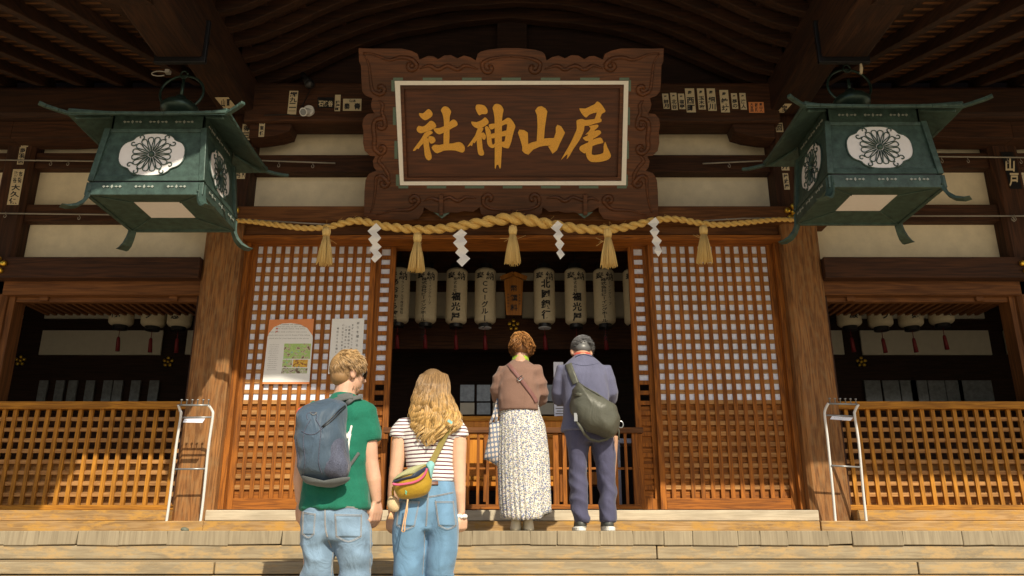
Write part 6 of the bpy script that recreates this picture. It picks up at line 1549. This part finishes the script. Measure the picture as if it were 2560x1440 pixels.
m = MB(); ribbon(m, b3, [z5(235, 232), z5(270, 275), z5(320, 335), z5(370, 400), z5(415, 460), z5(440, 505)], 9.5, .005, .003); m.build('webbing', cloth('brown webbing', (.20, .09, .08), wr=.1, rough=.5), cb, smooth=True)
m = MB(); c = [z5(308, 345), z5(340, 322), z5(350, 338), z5(318, 362)]; P_ = [hit(b3, *p, .012) for p in c]; 
if all(P_): m.tube(P_ + P_[:1], .0035, 6)
m.build('buckle', M['chrome'], cb, smooth=True)
to = empty('tote_bag', q(1232, 1165, 0), 'blue grey tote bag with pale ovals hanging beside the flowered skirt', 'bag')
puff('bag_body', [z5(x, y) for x, y in [(120,650),(150,640),(185,628),(215,640),(220,760),(222,880),(215,950),(185,948),(140,918),(100,898),(80,893),(85,850),(100,780),(112,710)]], YO2 + .02, .05, .05, DOTS, to, k=4, rings=8, pw=3, disp=lambda p: .006 * nz(p, 7, 7, 7, 3))
m = MB(); m.tube([q(*z5(122, 652), 0), q(*z5(145, 600), 0), q(*z5(165, 530), 0), q(*z5(180, 470), .02), q(*z5(188, 440), .05)], .011, 8, sq=.3); m.tube([q(*z5(160, 645), 0), q(*z5(168, 600), 0), q(*z5(180, 540), 0), q(*z5(190, 490), .02), q(*z5(192, 440), .05)], .011, 8, sq=.3); m.build('handle', DOTS, to, smooth=True)
# ================================================================ older man
YP2 = 6.05
om = empty('person', (W(1473, 1100, YP2).x, YP2, DK), 'older man with grey hair in navy jacket and trousers, bowing at the railing', 'person')
q = lambda x, y, dy=0: W(x, y, YP2 + dy)
m = MB(); hc4 = q(1452, 880, .13); P4, RR4 = head(m, hc4, R(-8), R(42), 1.0)
m.tube([q(1458, 920, .0), q(1457, 900, .04), q(1455, 885, .09), hc4], [.07, .058, .06, .05], 14)
m.loft([(q(1466, 1080).x, YP2, q(0, 1090).z, .14, .1), (q(1464, 1000).x, YP2, q(0, 1000).z, .15, .1), (q(1460, 930).x, YP2 + .0, q(0, 930).z, .16, .09), (q(1458, 905).x, YP2 + .02, q(0, 903).z, .09, .06)], 20)
for (xs, xe, xw, sd) in ((1402, 1396, 1420, 1), (1518, 1528, 1500, -1)):
    m.tube([q(xs, 920), q((xs + xe) / 2, 950, .02), q(xe, 985, .06), q(xe, 998, .12), q(xw, 985, .28)], [.024, .026, .028, .028, .022], 12)
    hand(m, q(xw, 985, .29), Vector((.15 * sd, .8, .35)), Vector((sd, .1, 0)), sd, .95, .3)
for (x, x2) in ((1447, 1455), (1520, 1519)):
    m.tube([q(x, 1090, .02), q(x, 1200, .03), q(x2, 1296, .0), q(x2, 1312, -.01)], [.08, .055, .04, .04], 12)
    c = q(x2, 1318, -.02); m.tube([c + Vector((0, -.02, 0)), c + Vector((0, .1, 0)), c + Vector((0, .2, -.005))], [.028, .034, .026], 10)
skin_obj(m, 'body', SK3, om, .0085, 2); eyes(P4, RR4, om)
m = MB()
rows = [(1464, 1080, .192, .142, -.005), (1465, 1062, .184, .136, 0), (1466, 1050, .178, .132, 0), (1465, 1010, .172, .132, 0), (1463, 970, .176, .135, 0), (1460, 940, .180, .13, .0), (1459, 918, .165, .115, .01), (1459, 902, .118, .09, .03), (1459, 890, .078, .07, .05), (1459, 884, .062, .055, .06)]
m.loft([(q(x, y).x, YP2 + dy, q(0, y).z, b_, c) for (x, y, b_, c, dy) in rows], 30, 2.4)
for (x0, y0, xs, xe, xw, sg_) in ((1425, 922, 1405, 1398, 1410, -1), (1497, 922, 1514, 1525, 1512, 1)):
    m.tube([q(x0, y0, .01), q(xs, 922, .01), q((xs + xe) / 2, 950, .02), q(xe, 980, .05), q(xe, 998, .10), q(xw, 1000, .17), q(xw - sg_ * 6, 988, .26)], [.03, .052, .060, .060, .056, .05, .034], 16)
def d_om(p): return .006 * nz(p, 5, 5, 8, 51) + .007 * (p.z < .62) * (1 - abs(nz(p, 7, 7, 7, 54)) * 3) * (.4 + (abs(p.x - W(1462, 1000, 6.05).x) > .12))
jk = skin_obj(m, 'jacket', NAVY, om, .010, 3, d_om); b4 = bvh(jk)
m = MB(); line_on(m, b4, [(1428, 908), (1460, 914), (1500, 908)], .0012, .002); line_on(m, b4, [(1438, 893), (1458, 886), (1484, 893)], .004, .004); m.build('seams', cloth('dark navy piping', (.03, .035, .08)), om, smooth=True)
m = MB(); m.loft([(q(1458, 893).x, YP2 + .055, q(0, 892).z, .070, .062), (q(1457, 882).x, YP2 + .07, q(0, 879).z, .066, .058)], 20); m.build('collar', cloth('red inner collar', (.55, .09, .06)), om, smooth=True)
m = MB()
LO = [[(1408, 1474, 1068, .0, .12), (1414, 1474, 1095, .0, .12), (1420, 1472, 1130, .0, .10), (1424, 1467, 1190, .01, .085), (1425, 1466, 1230, .01, .08), (1430, 1468, 1270, .0, .078), (1434, 1474, 1300, .0, .082), (1437, 1473, 1308, .0, .075)],
      [(1474, 1534, 1068, 0, .12), (1475, 1534, 1095, 0, .12), (1480, 1537, 1130, 0, .10), (1493, 1539, 1190, .01, .085), (1498, 1541, 1230, .01, .08), (1499, 1539, 1270, 0, .078), (1500, 1541, 1296, 0, .082), (1502, 1539, 1304, .0, .075)]]
legs(m, YP2, LO); m.loft([(q(1474, 1110).x, YP2, q(0, 1108).z, .165, .11), (q(1472, 1068).x, YP2, q(0, 1066).z, .185, .12)], 20, 2.3)
def d_tr(p): return .010 * nz(p, 5, 5, 6, 61) + .010 * (1 - abs(nz(Vector((p.x, p.y, p.z + p.x * .7)), 6, 6, 8, 64)) * 3) * max(.2, min(1, (.55 - p.z) / .2)) + .004 * nz(p, 14, 14, 18, 3)
skin_obj(m, 'trousers', TROU, om, .009, 2, d_tr)
for (x, tx) in ((1452, -.03), (1520, .02)):
    c = q(x, 1326, -.0); m = MB()
    m.loft([(c.x + tx * .3, c.y + .05, DK + .002, .05, .135), (c.x + tx * .3, c.y + .05, DK + .022, .05, .136), (c.x, c.y + .045, DK + .03, .047, .13)], 22, 2.4); sh_ = m.build('sole', SOFT, om, smooth=False)
    m = MB(); m.loft([(c.x, c.y + .045, DK + .028, .046, .128), (c.x, c.y + .04, DK + .055, .045, .115), (c.x, c.y + .01, DK + .085, .040, .075), (c.x, c.y - .01, DK + .115, .036, .052), (c.x, c.y - .012, DK + .125, .033, .047)], 22, 2.3); m.build('shoe', SHOE, om, smooth=True)
HG = hairm('short grey hair', [(0, (.05, .05, .055)), (.6, (.13, .13, .13)), (1, (.24, .24, .25))], (hc4.z - .06, hc4.z + .1))
m = MB(); m.ball(P4(0, -.02, .022), .081, .100, .099, 24, 16, RR4); m.ball(P4(0, -.055, -.03), .062, .05, .05, 18, 12, RR4)
me2 = evaluated(m.mesh('hm'), .007, 3); at = me2.attributes.new('strand', 'FLOAT_COLOR', 'POINT'); at.data.foreach_set('color', [.9] * 4 * len(me2.vertices)); link('hair_mass', me2, HG, om, True)
def g_om(r, i):
    u = r.uniform(0, 2 * PI); v = r.uniform(-.4, 1); rr = math.sqrt(1 - v * v); p = Vector((math.cos(u) * rr * .081, math.sin(u) * rr * .1 - .02, v * .097 + .022))
    if p.y > .05 and p.z < .05: return None
    nrm = Vector((p.x, p.y + .02, p.z)).normalized(); d = (nrm * .35 + Vector((.45, -.2, -.4))).normalized(); L_ = r.uniform(.02, .04); c = p.copy(); pts = []
    for k in range(4): pts.append(P4(c.x, c.y, c.z)); c = c + d * L_ / 3; d = (d - nrm * .25).normalized()
    r0 = r.uniform(.0014, .0024); return pts, [r0, r0 * 1.1, r0, r0 * .4]
strands('hair', om, HG, g_om, 900, 31)
sb = empty('messenger_bag', q(1490, 1110, -.15), 'slouchy olive grey messenger bag with wide strap on the back of the older man', 'bag')
def d_sb(p): return .010 * nz(p, 5, 5, 6, 71) + .012 * (1 - abs(nz(p, 6, 6, 6, 74)) * 3)
puff('bag_body', [z5(x, y) for x, y in [(680,450),(700,400),(712,365),(760,395),(820,435),(890,475),(960,525),(985,580),(1000,620),(992,690),(960,735),(910,745),(860,728),(800,700),(740,665),(700,610),(675,560),(660,510)]], YP2 - .17, .13, .06, OLIVE, sb, rings=11, pw=2.6, disp=d_sb, center=z5(830, 590))
m = MB(); ribbon(m, b4, [z5(632, 195), z5(650, 235), z5(670, 290), z5(692, 345), z5(705, 375)], 17, .008, .006); m.build('strap', OLIVE, sb, smooth=True)
m = MB(); m.tube([q(*z5(705, 625), -.22), q(*z5(735, 670), -.24), q(*z5(765, 720), -.2), q(*z5(800, 755), -.17), q(*z5(860, 770), -.16), q(*z5(915, 755), -.17), q(*z5(945, 730), -.2)], .010, 8, sq=.4); m.tube([q(*z5(985, 640), -.15), q(*z5(998, 700), -.15), q(*z5(996, 760), -.14)], .006, 6)
m.tube([q(*z5(722, 368), -.19), q(*z5(770, 402), -.24), q(*z5(850, 445), -.27), q(*z5(960, 525), -.22)], .0045, 6)
m.tube([q(*z5(690, 455), -.23), q(*z5(720, 450), -.27), q(*z5(748, 455), -.28)], .013, 8, sq=.5)
m.build('webbing', OLIVE, sb, smooth=True)
m = MB(); c = q(*z5(705, 605), -.25); m.box(c.x - .012, c.x + .012, c.y, c.y + .01, c.z - .03, c.z + .03); c = q(*z5(1010, 655), -.16); m.tube([c + Vector((math.cos(t) * .018, 0, math.sin(t) * .024)) for t in [6.28 * k / 12 for k in range(13)]], .004, 5); m.build('buckle', M['chrome'], sb)
m = MB(); c = q(*z5(975, 580), -.14); m.ball(c, .020, n=12, m=8); tag(m.build('white_charm', M['shide'], None, smooth=True), 'small white round charm on the right edge of the olive messenger bag', 'charm')
